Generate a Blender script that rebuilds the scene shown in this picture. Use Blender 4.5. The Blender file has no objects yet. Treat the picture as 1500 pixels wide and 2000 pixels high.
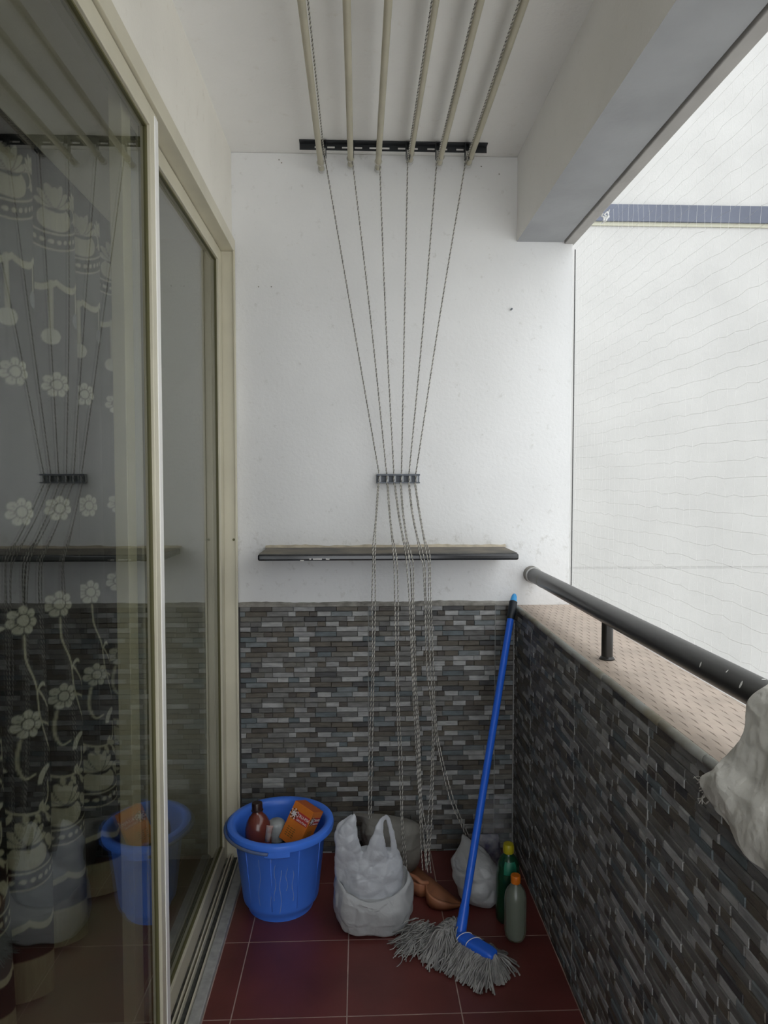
import bpy, bmesh, math, random
import numpy as np
from mathutils import Vector, Matrix, Euler
PI = math.pi
random.seed(7)
SC = bpy.context.scene
C = SC.collection

# ------------------------------------------------------------------ camera
F = 1350.0                       # focal length in pixels of the 1500x2000 frame
CAM_H = 1.39
YAW = math.atan(50 / F)
PITCH = math.atan(60 / F)
cam_d = bpy.data.cameras.new('camera')
cam_d.sensor_fit = 'VERTICAL'
cam_d.sensor_height = 32.0
cam_d.lens = F / 2000.0 * 32.0
cam_d.clip_start = 0.02
cam_d.clip_end = 200
cam = bpy.data.objects.new('camera', cam_d)
C.objects.link(cam)
cam.location = (0, 0, CAM_H)
cam.rotation_euler = (PI / 2 - PITCH, 0, -YAW)
SC.camera = cam

# ------------------------------------------------------------------ light
w = bpy.data.worlds.new('overcast_sky')
SC.world = w
w.use_nodes = True
wn = w.node_tree.nodes['Background']
wn.inputs[0].default_value = (0.93, 0.97, 1.0, 1)
wn.inputs[1].default_value = 1.0
SC.view_settings.view_transform = 'Standard'
SC.view_settings.look = 'None'
SC.view_settings.exposure = 1.58
SC.view_settings.gamma = 1.0
SC.view_settings.use_curve_mapping = False
SC.cycles.use_denoising = True
SC.cycles.max_bounces = 14
SC.cycles.diffuse_bounces = 7
SC.cycles.glossy_bounces = 5
SC.cycles.transparent_max_bounces = 24
SC.cycles.caustics_reflective = False
SC.cycles.caustics_refractive = False

# ------------------------------------------------------------------ helpers
ROT = Euler((PI / 2 - PITCH, 0, -YAW)).to_matrix()
CAMP = Vector((0, 0, CAM_H))


def ray(px, py):
    return ROT @ Vector(((px - 750) / F, (1000 - py) / F, -1.0))


def atY(px, py, Y):
    d = ray(px, py)
    return CAMP + d * (Y / d.y)


def atZ(px, py, z):
    d = ray(px, py)
    return CAMP + d * ((z - CAM_H) / d.z)


def project(p):
    v = ROT.transposed() @ (Vector(p) - CAMP)
    if v.z > -0.01:
        return None
    return (750 + F * v.x / -v.z, 1000 - F * v.y / -v.z)


def new_obj(name, data, parent=None):
    o = bpy.data.objects.new(name, data)
    C.objects.link(o)
    if parent is not None:
        o.parent = parent
    return o


def tag(o, label=None, cat=None, group=None, kind=None):
    if label:
        o['label'] = label
    if cat:
        o['category'] = cat
    if group:
        o['group'] = group
    if kind:
        o['kind'] = kind
    return o


def empty(name, loc=(0, 0, 0), rot=(0, 0, 0), parent=None):
    o = new_obj(name, None, parent)
    o.empty_display_size = 0.05
    o.location = loc
    o.rotation_euler = rot
    return o


class MB:
    def __init__(s):
        s.v, s.f, s.m, s.mi = [], [], [], 0

    def add(s, vs, fs):
        n = len(s.v)
        s.v += [tuple(p) for p in vs]
        s.f += [tuple(i + n for i in f) for f in fs]
        s.m += [s.mi] * len(fs)
        return s

    def box(s, x0, x1, y0, y1, z0, z1):
        return s.add([(x0, y0, z0), (x1, y0, z0), (x1, y1, z0), (x0, y1, z0),
                      (x0, y0, z1), (x1, y0, z1), (x1, y1, z1), (x0, y1, z1)],
                     [(0, 3, 2, 1), (4, 5, 6, 7), (0, 1, 5, 4), (1, 2, 6, 5), (2, 3, 7, 6), (3, 0, 4, 7)])

    def tube(s, pts, r, n=10, cap=True, squash=None):
        pts = [Vector(p) for p in pts]
        rs = r if isinstance(r, (list, tuple)) else [r] * len(pts)
        ref = None
        rings = []
        for i, p in enumerate(pts):
            t = (pts[min(i + 1, len(pts) - 1)] - pts[max(i - 1, 0)])
            t = t.normalized() if t.length > 1e-9 else Vector((0, 0, 1))
            if ref is None:
                ref = Vector((1, 0, 0)) if abs(t.x) < 0.8 else Vector((0, 1, 0))
            ref = (ref - t * ref.dot(t)).normalized()
            b = t.cross(ref)
            k = squash[i] if squash else 1.0
            rings.append([p + ref * (rs[i] * math.cos(2 * PI * j / n)) + b * (rs[i] * k * math.sin(2 * PI * j / n)) for j in range(n)])
        vs = [q for rg in rings for q in rg]
        fs = []
        for i in range(len(pts) - 1):
            for j in range(n):
                a, b2 = i * n + j, i * n + (j + 1) % n
                fs.append((a, b2, b2 + n, a + n))
        if cap:
            fs.append(tuple(range(n - 1, -1, -1)))
            k = (len(pts) - 1) * n
            fs.append(tuple(range(k, k + n)))
        return s.add(vs, fs)

    def lathe(s, prof, c=(0, 0, 0), n=40, flute=0, fl_amp=0.0):
        vs, fs = [], []
        for (r, z) in prof:
            for j in range(n):
                a = 2 * PI * j / n
                rr = r + (fl_amp * math.cos(flute * a) if flute else 0)
                vs.append((c[0] + rr * math.cos(a), c[1] + rr * math.sin(a), c[2] + z))
        for i in range(len(prof) - 1):
            for j in range(n):
                a, b = i * n + j, i * n + (j + 1) % n
                fs.append((a, b, b + n, a + n))
        if prof[0][0] > 1e-5:
            fs.append(tuple(range(n - 1, -1, -1)))
        if prof[-1][0] > 1e-5:
            k = (len(prof) - 1) * n
            fs.append(tuple(range(k, k + n)))
        return s.add(vs, fs)

    def grid(s, P):
        """P: list of rows of points"""
        nr, nc = len(P), len(P[0])
        return s.add([p for row in P for p in row],
                     [(i * nc + j, i * nc + j + 1, (i + 1) * nc + j + 1, (i + 1) * nc + j) for i in range(nr - 1) for j in range(nc - 1)])

    def prism(s, poly, z0, z1):
        n = len(poly)
        vs = [(x, y, z0) for x, y in poly] + [(x, y, z1) for x, y in poly]
        fs = [tuple(range(n - 1, -1, -1)), tuple(range(n, 2 * n))]
        fs += [(i, (i + 1) % n, n + (i + 1) % n, n + i) for i in range(n)]
        return s.add(vs, fs)

    def build(s, name, mats, parent=None, smooth=False, bevel=0, seg=2, solid=0, sub=0, auto=None, off=-1):
        me = bpy.data.meshes.new(name)
        me.from_pydata(s.v, [], s.f)
        mats = mats if isinstance(mats, (list, tuple)) else [mats]
        for m in mats:
            me.materials.append(m)
        if len(mats) > 1:
            me.polygons.foreach_set('material_index', s.m)
        me.validate()
        if smooth:
            me.polygons.foreach_set('use_smooth', [True] * len(me.polygons))
            if auto is not None:
                me.set_sharp_from_angle(angle=math.radians(auto))
        me.update()
        o = new_obj(name, me, parent)
        if solid:
            md = o.modifiers.new('solid', 'SOLIDIFY')
            md.thickness = solid
            md.offset = off
        if sub:
            md = o.modifiers.new('sub', 'SUBSURF')
            md.levels = md.render_levels = sub
        if bevel:
            md = o.modifiers.new('bevel', 'BEVEL')
            md.width = bevel
            md.segments = seg
            md.limit_method = 'ANGLE'
            md.angle_limit = math.radians(40)
        return o


def catmull(pts, n=8):
    pts = [Vector(p) for p in pts]
    P = [pts[0] * 2 - pts[1]] + pts + [pts[-1] * 2 - pts[-2]]
    out = []
    for i in range(1, len(P) - 2):
        a, b, c, d = P[i - 1], P[i], P[i + 1], P[i + 2]
        for k in range(n):
            t = k / n
            out.append(0.5 * ((2 * b) + (c - a) * t + (2 * a - 5 * b + 4 * c - d) * t * t + (3 * b - a - 3 * c + d) * t ** 3))
    out.append(pts[-1])
    return out


def resample(pts, ds):
    pts = [Vector(p) for p in pts]
    out = [pts[0].copy()]
    acc = 0.0
    for a, b in zip(pts, pts[1:]):
        L = (b - a).length
        if L < 1e-9:
            continue
        d = ds - acc
        while d <= L:
            out.append(a + (b - a) * (d / L))
            d += ds
        acc = L - (d - ds)
    return out


# ------------------------------------------------------------------ materials
def mat(name, col, rough=0.6, var=0.0, scale=8.0, stretch=(1, 1, 1), bump=0.0, bscale=None, metal=0.0, spec=0.5,
        col2=None, detail=4.0, coat=0.0, trans=0.0, coords='pos'):
    m = bpy.data.materials.new(name)
    m.use_nodes = True
    nt = m.node_tree
    b = nt.nodes['Principled BSDF']
    b.inputs['Roughness'].default_value = rough
    b.inputs['Metallic'].default_value = metal
    b.inputs['Specular IOR Level'].default_value = spec
    b.inputs['Coat Weight'].default_value = coat
    b.inputs['Transmission Weight'].default_value = trans
    b.inputs['Base Color'].default_value = (*col, 1)
    if var or col2 or bump:
        if coords == 'pos':
            g = nt.nodes.new('ShaderNodeNewGeometry')
            src = g.outputs['Position']
        else:
            g = nt.nodes.new('ShaderNodeTexCoord')
            src = g.outputs['Object']
        mp = nt.nodes.new('ShaderNodeMapping')
        mp.inputs['Scale'].default_value = stretch
        nt.links.new(src, mp.inputs[0])
        no = nt.nodes.new('ShaderNodeTexNoise')
        no.inputs['Scale'].default_value = scale
        no.inputs['Detail'].default_value = detail
        nt.links.new(mp.outputs[0], no.inputs['Vector'])
        if var or col2:
            c2 = col2 if col2 else tuple(c * (1 - var) for c in col)
            c1 = col if col2 else tuple(min(1, c * (1 + var * 0.6)) for c in col)
            mx = nt.nodes.new('ShaderNodeMix')
            mx.data_type = 'RGBA'
            mx.inputs['A'].default_value = (*c1, 1)
            mx.inputs['B'].default_value = (*c2, 1)
            rp = nt.nodes.new('ShaderNodeMapRange')
            rp.inputs['From Min'].default_value = 0.35
            rp.inputs['From Max'].default_value = 0.68
            nt.links.new(no.outputs['Fac'], rp.inputs['Value'])
            nt.links.new(rp.outputs[0], mx.inputs['Factor'])
            nt.links.new(mx.outputs['Result'], b.inputs['Base Color'])
        if bump:
            n2 = nt.nodes.new('ShaderNodeTexNoise')
            n2.inputs['Scale'].default_value = bscale or scale * 4
            n2.inputs['Detail'].default_value = 3
            nt.links.new(mp.outputs[0], n2.inputs['Vector'])
            bp = nt.nodes.new('ShaderNodeBump')
            bp.inputs['Strength'].default_value = bump
            bp.inputs['Distance'].default_value = 0.004
            nt.links.new(n2.outputs['Fac'], bp.inputs['Height'])
            nt.links.new(bp.outputs[0], b.inputs['Normal'])
    return m


def wall_paint(name, col, dirt, zlo=None, zhi=None):
    """white wall paint with faint blotches, pits and (optionally) grime around a ledge height"""
    m = mat(name, col, 0.75, var=0.05, scale=2.2, bump=0.25, bscale=90, spec=0.25)
    nt = m.node_tree
    b = nt.nodes['Principled BSDF']
    base = b.inputs['Base Color'].links[0].from_socket
    g = nt.nodes.new('ShaderNodeNewGeometry')
    n = nt.nodes.new('ShaderNodeTexNoise')
    n.inputs['Scale'].default_value = 26
    n.inputs['Detail'].default_value = 7
    n.inputs['Roughness'].default_value = 0.7
    nt.links.new(g.outputs['Position'], n.inputs['Vector'])
    r = nt.nodes.new('ShaderNodeMapRange')
    r.inputs['From Min'].default_value = 0.60
    r.inputs['From Max'].default_value = 0.74
    r.inputs['To Max'].default_value = 0.35
    nt.links.new(n.outputs['Fac'], r.inputs['Value'])
    fac = r.outputs[0]
    if zlo is not None:
        sx = nt.nodes.new('ShaderNodeSeparateXYZ')
        nt.links.new(g.outputs['Position'], sx.inputs[0])
        zr = nt.nodes.new('ShaderNodeMapRange')
        zr.inputs['From Min'].default_value = zhi
        zr.inputs['From Max'].default_value = zlo
        zr.inputs['To Min'].default_value = 0.0
        zr.inputs['To Max'].default_value = 0.11
        nt.links.new(sx.outputs['Z'], zr.inputs['Value'])
        ad = nt.nodes.new('ShaderNodeMath')
        ad.operation = 'ADD'
        nt.links.new(n.outputs['Fac'], ad.inputs[0])
        z2 = nt.nodes.new('ShaderNodeMapRange')
        z2.inputs['From Min'].default_value = 1.10
        z2.inputs['From Max'].default_value = 1.14
        z2.inputs['To Min'].default_value = 0.25
        nt.links.new(sx.outputs['Z'], z2.inputs['Value'])
        ml = nt.nodes.new('ShaderNodeMath')
        ml.operation = 'MULTIPLY'
        nt.links.new(zr.outputs[0], ml.inputs[0])
        nt.links.new(z2.outputs[0], ml.inputs[1])
        nt.links.new(ml.outputs[0], ad.inputs[1])
        nt.links.new(ad.outputs[0], r.inputs['Value'])
        r.inputs['To Max'].default_value = 0.42
    mx = nt.nodes.new('ShaderNodeMix')
    mx.data_type = 'RGBA'
    nt.links.new(fac, mx.inputs['Factor'])
    nt.links.new(base, mx.inputs['A'])
    mx.inputs['B'].default_value = (*dirt, 1)
    nt.links.new(mx.outputs['Result'], b.inputs['Base Color'])
    return m


def glass_mat(name, tint):
    """thin pane: clear tinted transmission plus a mirror reflection by Fresnel's law"""
    m = bpy.data.materials.new(name)
    m.use_nodes = True
    nt = m.node_tree
    nt.nodes.clear()
    out = nt.nodes.new('ShaderNodeOutputMaterial')
    tr = nt.nodes.new('ShaderNodeBsdfTransparent')
    tr.inputs[0].default_value = (*tint, 1)
    gl = nt.nodes.new('ShaderNodeBsdfGlossy')
    gl.inputs['Roughness'].default_value = 0.0
    gl.inputs['Color'].default_value = (0.95, 0.96, 0.97, 1)
    geo = nt.nodes.new('ShaderNodeNewGeometry')
    ior = nt.nodes.new('ShaderNodeMapRange')
    ior.inputs['To Min'].default_value = 1.5
    ior.inputs['To Max'].default_value = 1 / 1.5
    nt.links.new(geo.outputs['Backfacing'], ior.inputs['Value'])
    fr = nt.nodes.new('ShaderNodeFresnel')
    nt.links.new(ior.outputs[0], fr.inputs['IOR'])
    mx = nt.nodes.new('ShaderNodeMixShader')
    nt.links.new(fr.outputs[0], mx.inputs[0])
    nt.links.new(tr.outputs[0], mx.inputs[1])
    nt.links.new(gl.outputs[0], mx.inputs[2])
    nt.links.new(mx.outputs[0], out.inputs[0])
    return m


def film_mat(name, col, alpha, rough=0.25, translucent=0.4):
    """plastic film: diffuse + translucent body, glossy skin, partly see-through"""
    m = mat(name, col, rough, spec=0.5)
    nt = m.node_tree
    b = nt.nodes['Principled BSDF']
    out = nt.nodes['Material Output']
    tl = nt.nodes.new('ShaderNodeBsdfTranslucent')
    tl.inputs[0].default_value = (*col, 1)
    m1 = nt.nodes.new('ShaderNodeMixShader')
    m1.inputs[0].default_value = translucent
    nt.links.new(b.outputs[0], m1.inputs[1])
    nt.links.new(tl.outputs[0], m1.inputs[2])
    tr = nt.nodes.new('ShaderNodeBsdfTransparent')
    m2 = nt.nodes.new('ShaderNodeMixShader')
    m2.inputs[0].default_value = alpha
    nt.links.new(tr.outputs[0], m2.inputs[1])
    nt.links.new(m1.outputs[0], m2.inputs[2])
    nt.links.new(m2.outputs[0], out.inputs[0])
    g = nt.nodes.new('ShaderNodeNewGeometry')
    n = nt.nodes.new('ShaderNodeTexNoise')
    n.inputs['Scale'].default_value = 28
    n.inputs['Detail'].default_value = 3
    n.inputs['Distortion'].default_value = 1.2
    nt.links.new(g.outputs['Position'], n.inputs['Vector'])
    bp = nt.nodes.new('ShaderNodeBump')
    bp.inputs['Strength'].default_value = 0.35
    bp.inputs['Distance'].default_value = 0.01
    nt.links.new(n.outputs['Fac'], bp.inputs['Height'])
    nt.links.new(bp.outputs[0], b.inputs['Normal'])
    return m


M_WALL = wall_paint('white_wall_paint', (0.82, 0.82, 0.82), (0.42, 0.40, 0.35), 1.12, 1.24)
M_WALL_L = wall_paint('bounce_warmed_wall_paint', (0.85, 0.82, 0.75), (0.55, 0.49, 0.38))  # warm tone of bounced light is put into this wall's colour
M_CEIL = wall_paint('ceiling_paint', (0.84, 0.83, 0.81), (0.66, 0.62, 0.55))
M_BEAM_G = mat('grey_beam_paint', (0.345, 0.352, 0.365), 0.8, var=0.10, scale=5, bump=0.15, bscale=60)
M_DRIP = mat('drip_edge_cement', (0.40, 0.385, 0.37), 0.85, var=0.10, scale=7, bump=0.2, bscale=60)
M_MORTAR = mat('grey_mortar', (0.30, 0.285, 0.255), 0.9, var=0.35, scale=30, bump=0.6, bscale=120)
M_GROUT = mat('pale_grout', (0.33, 0.33, 0.32), 0.9)
M_BACKER = mat('dark_tile_backer', (0.075, 0.072, 0.07), 0.9)
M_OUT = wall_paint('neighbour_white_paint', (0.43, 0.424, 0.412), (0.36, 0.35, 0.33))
M_OUTBAND = mat('slate_blue_band_paint', (0.105, 0.115, 0.150), 0.8, var=0.1, scale=3)
M_ALU = mat('champagne_aluminium', (0.66, 0.62, 0.49), 0.42, metal=0.15, var=0.06, scale=6)
M_ALU_DK = mat('worn_track_aluminium', (0.40, 0.39, 0.35), 0.45, metal=0.4, var=0.4, scale=30)
M_GASKET = mat('olive_rubber_gasket', (0.12, 0.11, 0.045), 0.5)
M_TRACKDIRT = mat('dirt_in_track', (0.05, 0.05, 0.045), 0.9, var=0.4, scale=60)
M_SILL = mat('grey_granite_sill', (0.36, 0.355, 0.34), 0.5, var=0.2, scale=40)
M_GLASS = glass_mat('tinted_window_glass', (0.80, 0.81, 0.76))
M_BLACK = mat('black_granite', (0.018, 0.019, 0.022), 0.16, spec=0.6)
M_DUSTY = mat('dusty_granite_top', (0.20, 0.175, 0.14), 0.8, col2=(0.10, 0.095, 0.085), scale=9)
M_RAIL = mat('black_painted_steel', (0.022, 0.020, 0.018), 0.32, var=0.2, scale=10)
M_RAILDUST = mat('dusty_collar', (0.24, 0.225, 0.20), 0.7, var=0.3, scale=50)
M_BAR = mat('black_bracket_steel', (0.022, 0.024, 0.028), 0.45)
M_POLE = mat('beige_pole', (0.47, 0.435, 0.33), 0.42, var=0.08, scale=12)
M_CAP = mat('grey_white_cap_plastic', (0.55, 0.55, 0.53), 0.5)
M_CLEAT = mat('slate_grey_plastic', (0.13, 0.145, 0.17), 0.5)
M_CLEAT_L = mat('pale_grey_roller', (0.36, 0.38, 0.41), 0.5)
M_ROPE_A = mat('pale_rope_strand', (0.55, 0.53, 0.48), 0.8, var=0.3, scale=60)
M_ROPE_B = mat('dark_rope_strand', (0.20, 0.19, 0.175), 0.85, var=0.4, scale=60)
M_FLOOR = mat('oxblood_ceramic_tile', (0.130, 0.032, 0.028), 0.38, var=0.22, scale=5, bump=0.08, bscale=40)
M_FGROUT = mat('floor_grout', (0.42, 0.31, 0.27), 0.9, var=0.2, scale=30)
M_BLUE = mat('blue_bucket_plastic', (0.065, 0.22, 0.88), 0.38, var=0.08, scale=7)
M_BLUE2 = mat('blue_mop_plastic', (0.020, 0.13, 0.70), 0.30)
M_LBLUE = mat('light_blue_tip_plastic', (0.05, 0.36, 0.78), 0.4)
M_GRIP = mat('black_grip_plastic', (0.010, 0.014, 0.02), 0.5)
M_CURTROD = mat('dark_rod_metal', (0.08, 0.07, 0.06), 0.4, metal=0.6)
M_ROOM = mat('room_wall_paint', (0.50, 0.47, 0.40), 0.85)
M_ROOMFLOOR = mat('room_floor_tile', (0.42, 0.39, 0.32), 0.35, var=0.1, scale=3)
M_NET = mat('white_nylon_thread', (0.85, 0.85, 0.84), 0.6)
M_CORD = mat('dark_edge_cord', (0.10, 0.10, 0.10), 0.8)
M_SACK = mat('dusty_white_sackcloth', (0.60, 0.58, 0.53), 0.9, var=0.16, scale=9, bump=0.5, bscale=70)

# ------------------------------------------------------------------ room dimensions (metres)
XL, XR = -0.452, 0.580           # left wall face, parapet inner face
XO = 0.787                       # outer edge of the parapet and the back wall
YB = 2.54                        # back wall face
YN = -0.75                       # near end behind the camera
ZC = 2.565                       # ceiling
ZP = 0.93                        # parapet top
XI = -0.82                       # inner face of the house wall
ZH = 2.245                       # door head

# ================================================================== STRUCTURE
# floor: slab with single tiles as children
fl = MB().box(-0.46, XO, YN, YB + 0.2, -0.16, -0.0010).build('floor', M_FGROUT)
tag(fl, kind='structure')
tm = {}
xs = [-0.405, -0.332, -0.032, 0.268, XR]
ys = [2.04 + 0.30 * k for k in range(-9, 2)] + [YB]
for i in range(len(xs) - 1):
    for j in range(len(ys) - 1):
        a, b = max(xs[i] + 0.0015, -0.404), xs[i + 1] - 0.0015
        c, d = ys[j] + 0.0015, ys[j + 1] - 0.0015
        key = (round(b - a, 4), round(d - c, 4))
        if key not in tm:
            bx = MB().box(0, b - a, 0, d - c, -0.0012, 0.0).build('floor_tile', M_FLOOR, fl, bevel=0.0005, seg=1)
            tm[key] = bx
            t = bx
        else:
            t = tm[key].copy()
            C.objects.link(t)
        t.location = (a, c, random.uniform(-0.0001, 0.0001))

ce = MB().box(-0.9, XO, YN, YB + 0.2, ZC, ZC + 0.14).build('ceiling', M_CEIL)
tag(ce, kind='structure')

wb = MB().box(XI, XO, YB, YB + 0.2, -0.1, ZC).build('wall_back', M_WALL, bevel=0.004)
tag(wb, kind='structure')
# mortar ledge on top of the tiling, rough plaster line
pts = []
P = []
for k in range(60):
    x = XL + 0.01 + (XR - XL - 0.012) * k / 59
    h = 0.012 + random.uniform(-0.0012, 0.0012) + 0.0025 * math.sin(k * 0.23 + 1) * math.sin(k * 0.11)
    P.append([(x, YB - 0.012, ZP + 0.0), (x, YB - 0.012, ZP + h - 0.004), (x, YB - 0.002, ZP + h + 0.004)])
MB().grid(P).build('mortar_line', M_MORTAR, wb)
# screw in the wall
p = atY(998, 605, YB)
s_ = MB().tube([(p.x, YB + 0.002, p.z), (p.x, YB - 0.014, p.z)], [0.003, 0.0035], 8).build('wall_screw', M_CLEAT, wb)
for (px, py) in ((550, 318), (530, 560), (545, 312), (940, 325), (975, 340), (505, 560)):
    q = atY(px, py, YB)
    MB().lathe([(0.0025, 0), (0.0015, 0.0008), (0, 0.001)], n=8).build('paint_fleck', M_MORTAR, wb).matrix_local = Matrix.Translation((q.x, YB, q.z)) @ Matrix.Rotation(PI / 2, 4, 'X')

# left house wall: lintel, far pier, near pier, reveal
wl = MB()
wl.box(XI, XL, YN, YB - 0.001, ZH, ZC)
wl.box(XI, XL, 2.515, YB - 0.001, -0.1, ZH)
wl.box(XI, XL, YN, -0.70, -0.1, ZH)
tag(wl.build('wall_left', M_WALL_L), kind='structure')
# near end wall behind the camera
wn_ = MB()
wn_.box(0.58, XO, YN - 0.15, YN, -0.1, ZC)
wn_.box(XI, 0.58, YN - 0.15, YN, 2.32, ZC)
tag(wn_.build('wall_near', M_WALL), kind='structure')

# edge beam
bm_ = MB()
bm_.box(0.578, 0.748, YN, YB, 2.262, ZC + 0.1)
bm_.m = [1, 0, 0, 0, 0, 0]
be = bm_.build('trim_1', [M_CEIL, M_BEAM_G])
tag(be, 'white ceiling edge beam with grey painted underside', kind='structure')
MB().box(0.754, 0.792, YN, YB + 0.2, 2.256, ZC + 0.14).build('drip_edge', M_DRIP, be, bevel=0.003)

# parapet
wr = MB().box(XR + 0.004, XO, YN, YB, -0.1, ZP - 0.012).build('wall_right', M_BACKER)
tag(wr, kind='structure')
# cap tiles
m = mat('beige_dashed_cap_tile', (0.55, 0.45, 0.375), 0.6, var=0.12, scale=14, bump=0.2, bscale=60)
nt = m.node_tree
b = nt.nodes['Principled BSDF']
base = b.inputs['Base Color'].links[0].from_socket
g = nt.nodes.new('ShaderNodeNewGeometry')
mp = nt.nodes.new('ShaderNodeMapping')
mp.inputs['Rotation'].default_value = (0, 0, PI / 2)
nt.links.new(g.outputs['Position'], mp.inputs[0])
def mth(op, a, b2=None):
    n_ = nt.nodes.new('ShaderNodeMath')
    n_.operation = op
    for k_, v_ in enumerate((a, b2)):
        if v_ is None:
            continue
        if isinstance(v_, (int, float)):
            n_.inputs[k_].default_value = v_
        else:
            nt.links.new(v_, n_.inputs[k_])
    return n_.outputs[0]


sx = nt.nodes.new('ShaderNodeSeparateXYZ')
nt.links.new(g.outputs['Position'], sx.inputs[0])
r_ = mth('DIVIDE', sx.outputs['X'], 0.0140)
row_, fr_ = mth('FLOOR', r_), mth('FRACT', r_)
sft = mth('FRACT', mth('ADD', mth('DIVIDE', sx.outputs['Y'], 0.068), mth('MULTIPLY', row_, 0.382)))
tp_ = mth('SUBTRACT', 0.5, mth('ABSOLUTE', mth('SUBTRACT', sft, 0.5)))
mu = nt.nodes.new('ShaderNodeMath')
mu.operation = 'LESS_THAN'
nt.links.new(fr_, mu.inputs[0])
nt.links.new(mth('MULTIPLY', mth('SUBTRACT', tp_, 0.17), 0.85), mu.inputs[1])
mx = nt.nodes.new('ShaderNodeMix')
mx.data_type = 'RGBA'
nt.links.new(mu.outputs[0], mx.inputs['Factor'])
nt.links.new(base, mx.inputs['A'])
mx.inputs['B'].default_value = (0.24, 0.185, 0.14, 1)
nt.links.new(mx.outputs['Result'], b.inputs['Base Color'])
M_CAPTILE = m
y = YB
k = 0
while y > YN:
    y0 = max(YN, y - 0.30)
    MB().box(XR + 0.010, XO + 0.008, y0 + 0.001, y - 0.001, ZP - 0.011, ZP + random.uniform(-0.0006, 0.0006)).build('cap_tile', M_CAPTILE, wr, bevel=0.0015, seg=1)
    y = y0
M_BEAD = mat('grey_cement_bead', (0.36, 0.37, 0.355), 0.7, col2=(0.22, 0.19, 0.13), scale=7, bump=0.3, bscale=50)
y = YB
while y > YN:
    L = random.choice((0.17, 0.23, 0.31))
    y0 = max(YN, y - L)
    xx = XR + 0.004 + random.uniform(-0.001, 0.001)
    MB().tube([(xx, y - 0.0008, ZP - 0.007), (xx, y - 0.003, ZP - 0.007), (xx, (y + y0) / 2, ZP - 0.007), (xx, y0 + 0.003, ZP - 0.007), (xx, y0 + 0.0008, ZP - 0.007)],
              [0.008, 0.0095, 0.0095, 0.0095, 0.008], 12).build('edge_bead', M_BEAD, wr, smooth=True, auto=50)
    y = y0

# ---- stacked-stone strip tiles on the back wall and the parapet
tones = [(0.435, 0.435, 0.428), (0.341, 0.341, 0.341), (0.217, 0.212, 0.203), (0.152, 0.148, 0.141), (0.090, 0.077, 0.064),
         (0.133, 0.115, 0.090), (0.133, 0.160, 0.171), (0.203, 0.225, 0.232), (0.065, 0.064, 0.065), (0.181, 0.171, 0.148)]
wts = [10, 9, 14, 14, 13, 11, 10, 8, 8, 10]
M_ST = [mat('stone_tone', c, 0.5, col2=tuple(x * 0.62 for x in c), scale=26, stretch=(1, 1, 3.2), bump=0.35, bscale=70, detail=6) for c in tones]
CW, CH, NC = 0.472, 0.01885, 8      # unit tile: 0.472 wide, 8 courses


def unit_pattern(seed):
    rnd = random.Random(seed)
    rows = []
    for c in range(NC):
        off = rnd.choice((0, 0.25, 0.5, 0.5, 0.75)) * CW / 6
        edges = sorted({0.0, CW} | {round(off + CW / 6 * i, 5) for i in range(6)})
        # split a few pieces, merge some neighbours
        pcs = []
        for a, b2 in zip(edges, edges[1:]):
            if b2 - a < 0.006:
                continue
            if b2 - a > 0.07 and rnd.random() < 0.28:
                q = a + (b2 - a) * rnd.choice((0.35, 0.5, 0.62))
                pcs += [(a, q), (q, b2)]
            else:
                pcs.append((a, b2))
        rows.append([(a, b2, rnd.choices(range(len(tones)), wts)[0], rnd.uniform(0.0015, 0.005)) for a, b2 in pcs])
    return rows


UN = unit_pattern(11)
base_mesh = []
for i, sm in enumerate(M_ST):
    mb = MB()
    c = 0.06
    cz = 0.10
    # unit piece: u 0..1, depth 0..-1 (towards viewer), height 0..1; chamfered front
    mb.add([(0, 0, 0), (1, 0, 0), (1, 0, 1), (0, 0, 1),
            (0, -0.6, 0), (1, -0.6, 0), (1, -0.6, 1), (0, -0.6, 1),
            (c * 0.4, -1, cz), (1 - c * 0.4, -1, cz), (1 - c * 0.4, -1, 1 - cz), (c * 0.4, -1, 1 - cz)],
           [(0, 1, 5, 4), (1, 2, 6, 5), (2, 3, 7, 6), (3, 0, 4, 7),
            (4, 5, 9, 8), (5, 6, 10, 9), (6, 7, 11, 10), (7, 4, 8, 11), (8, 9, 10, 11)])
    me = bpy.data.meshes.new('stone_strip')
    me.from_pydata(mb.v, [], mb.f)
    me.materials.append(sm)
    me.update()
    base_mesh.append((me, mb))


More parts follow.
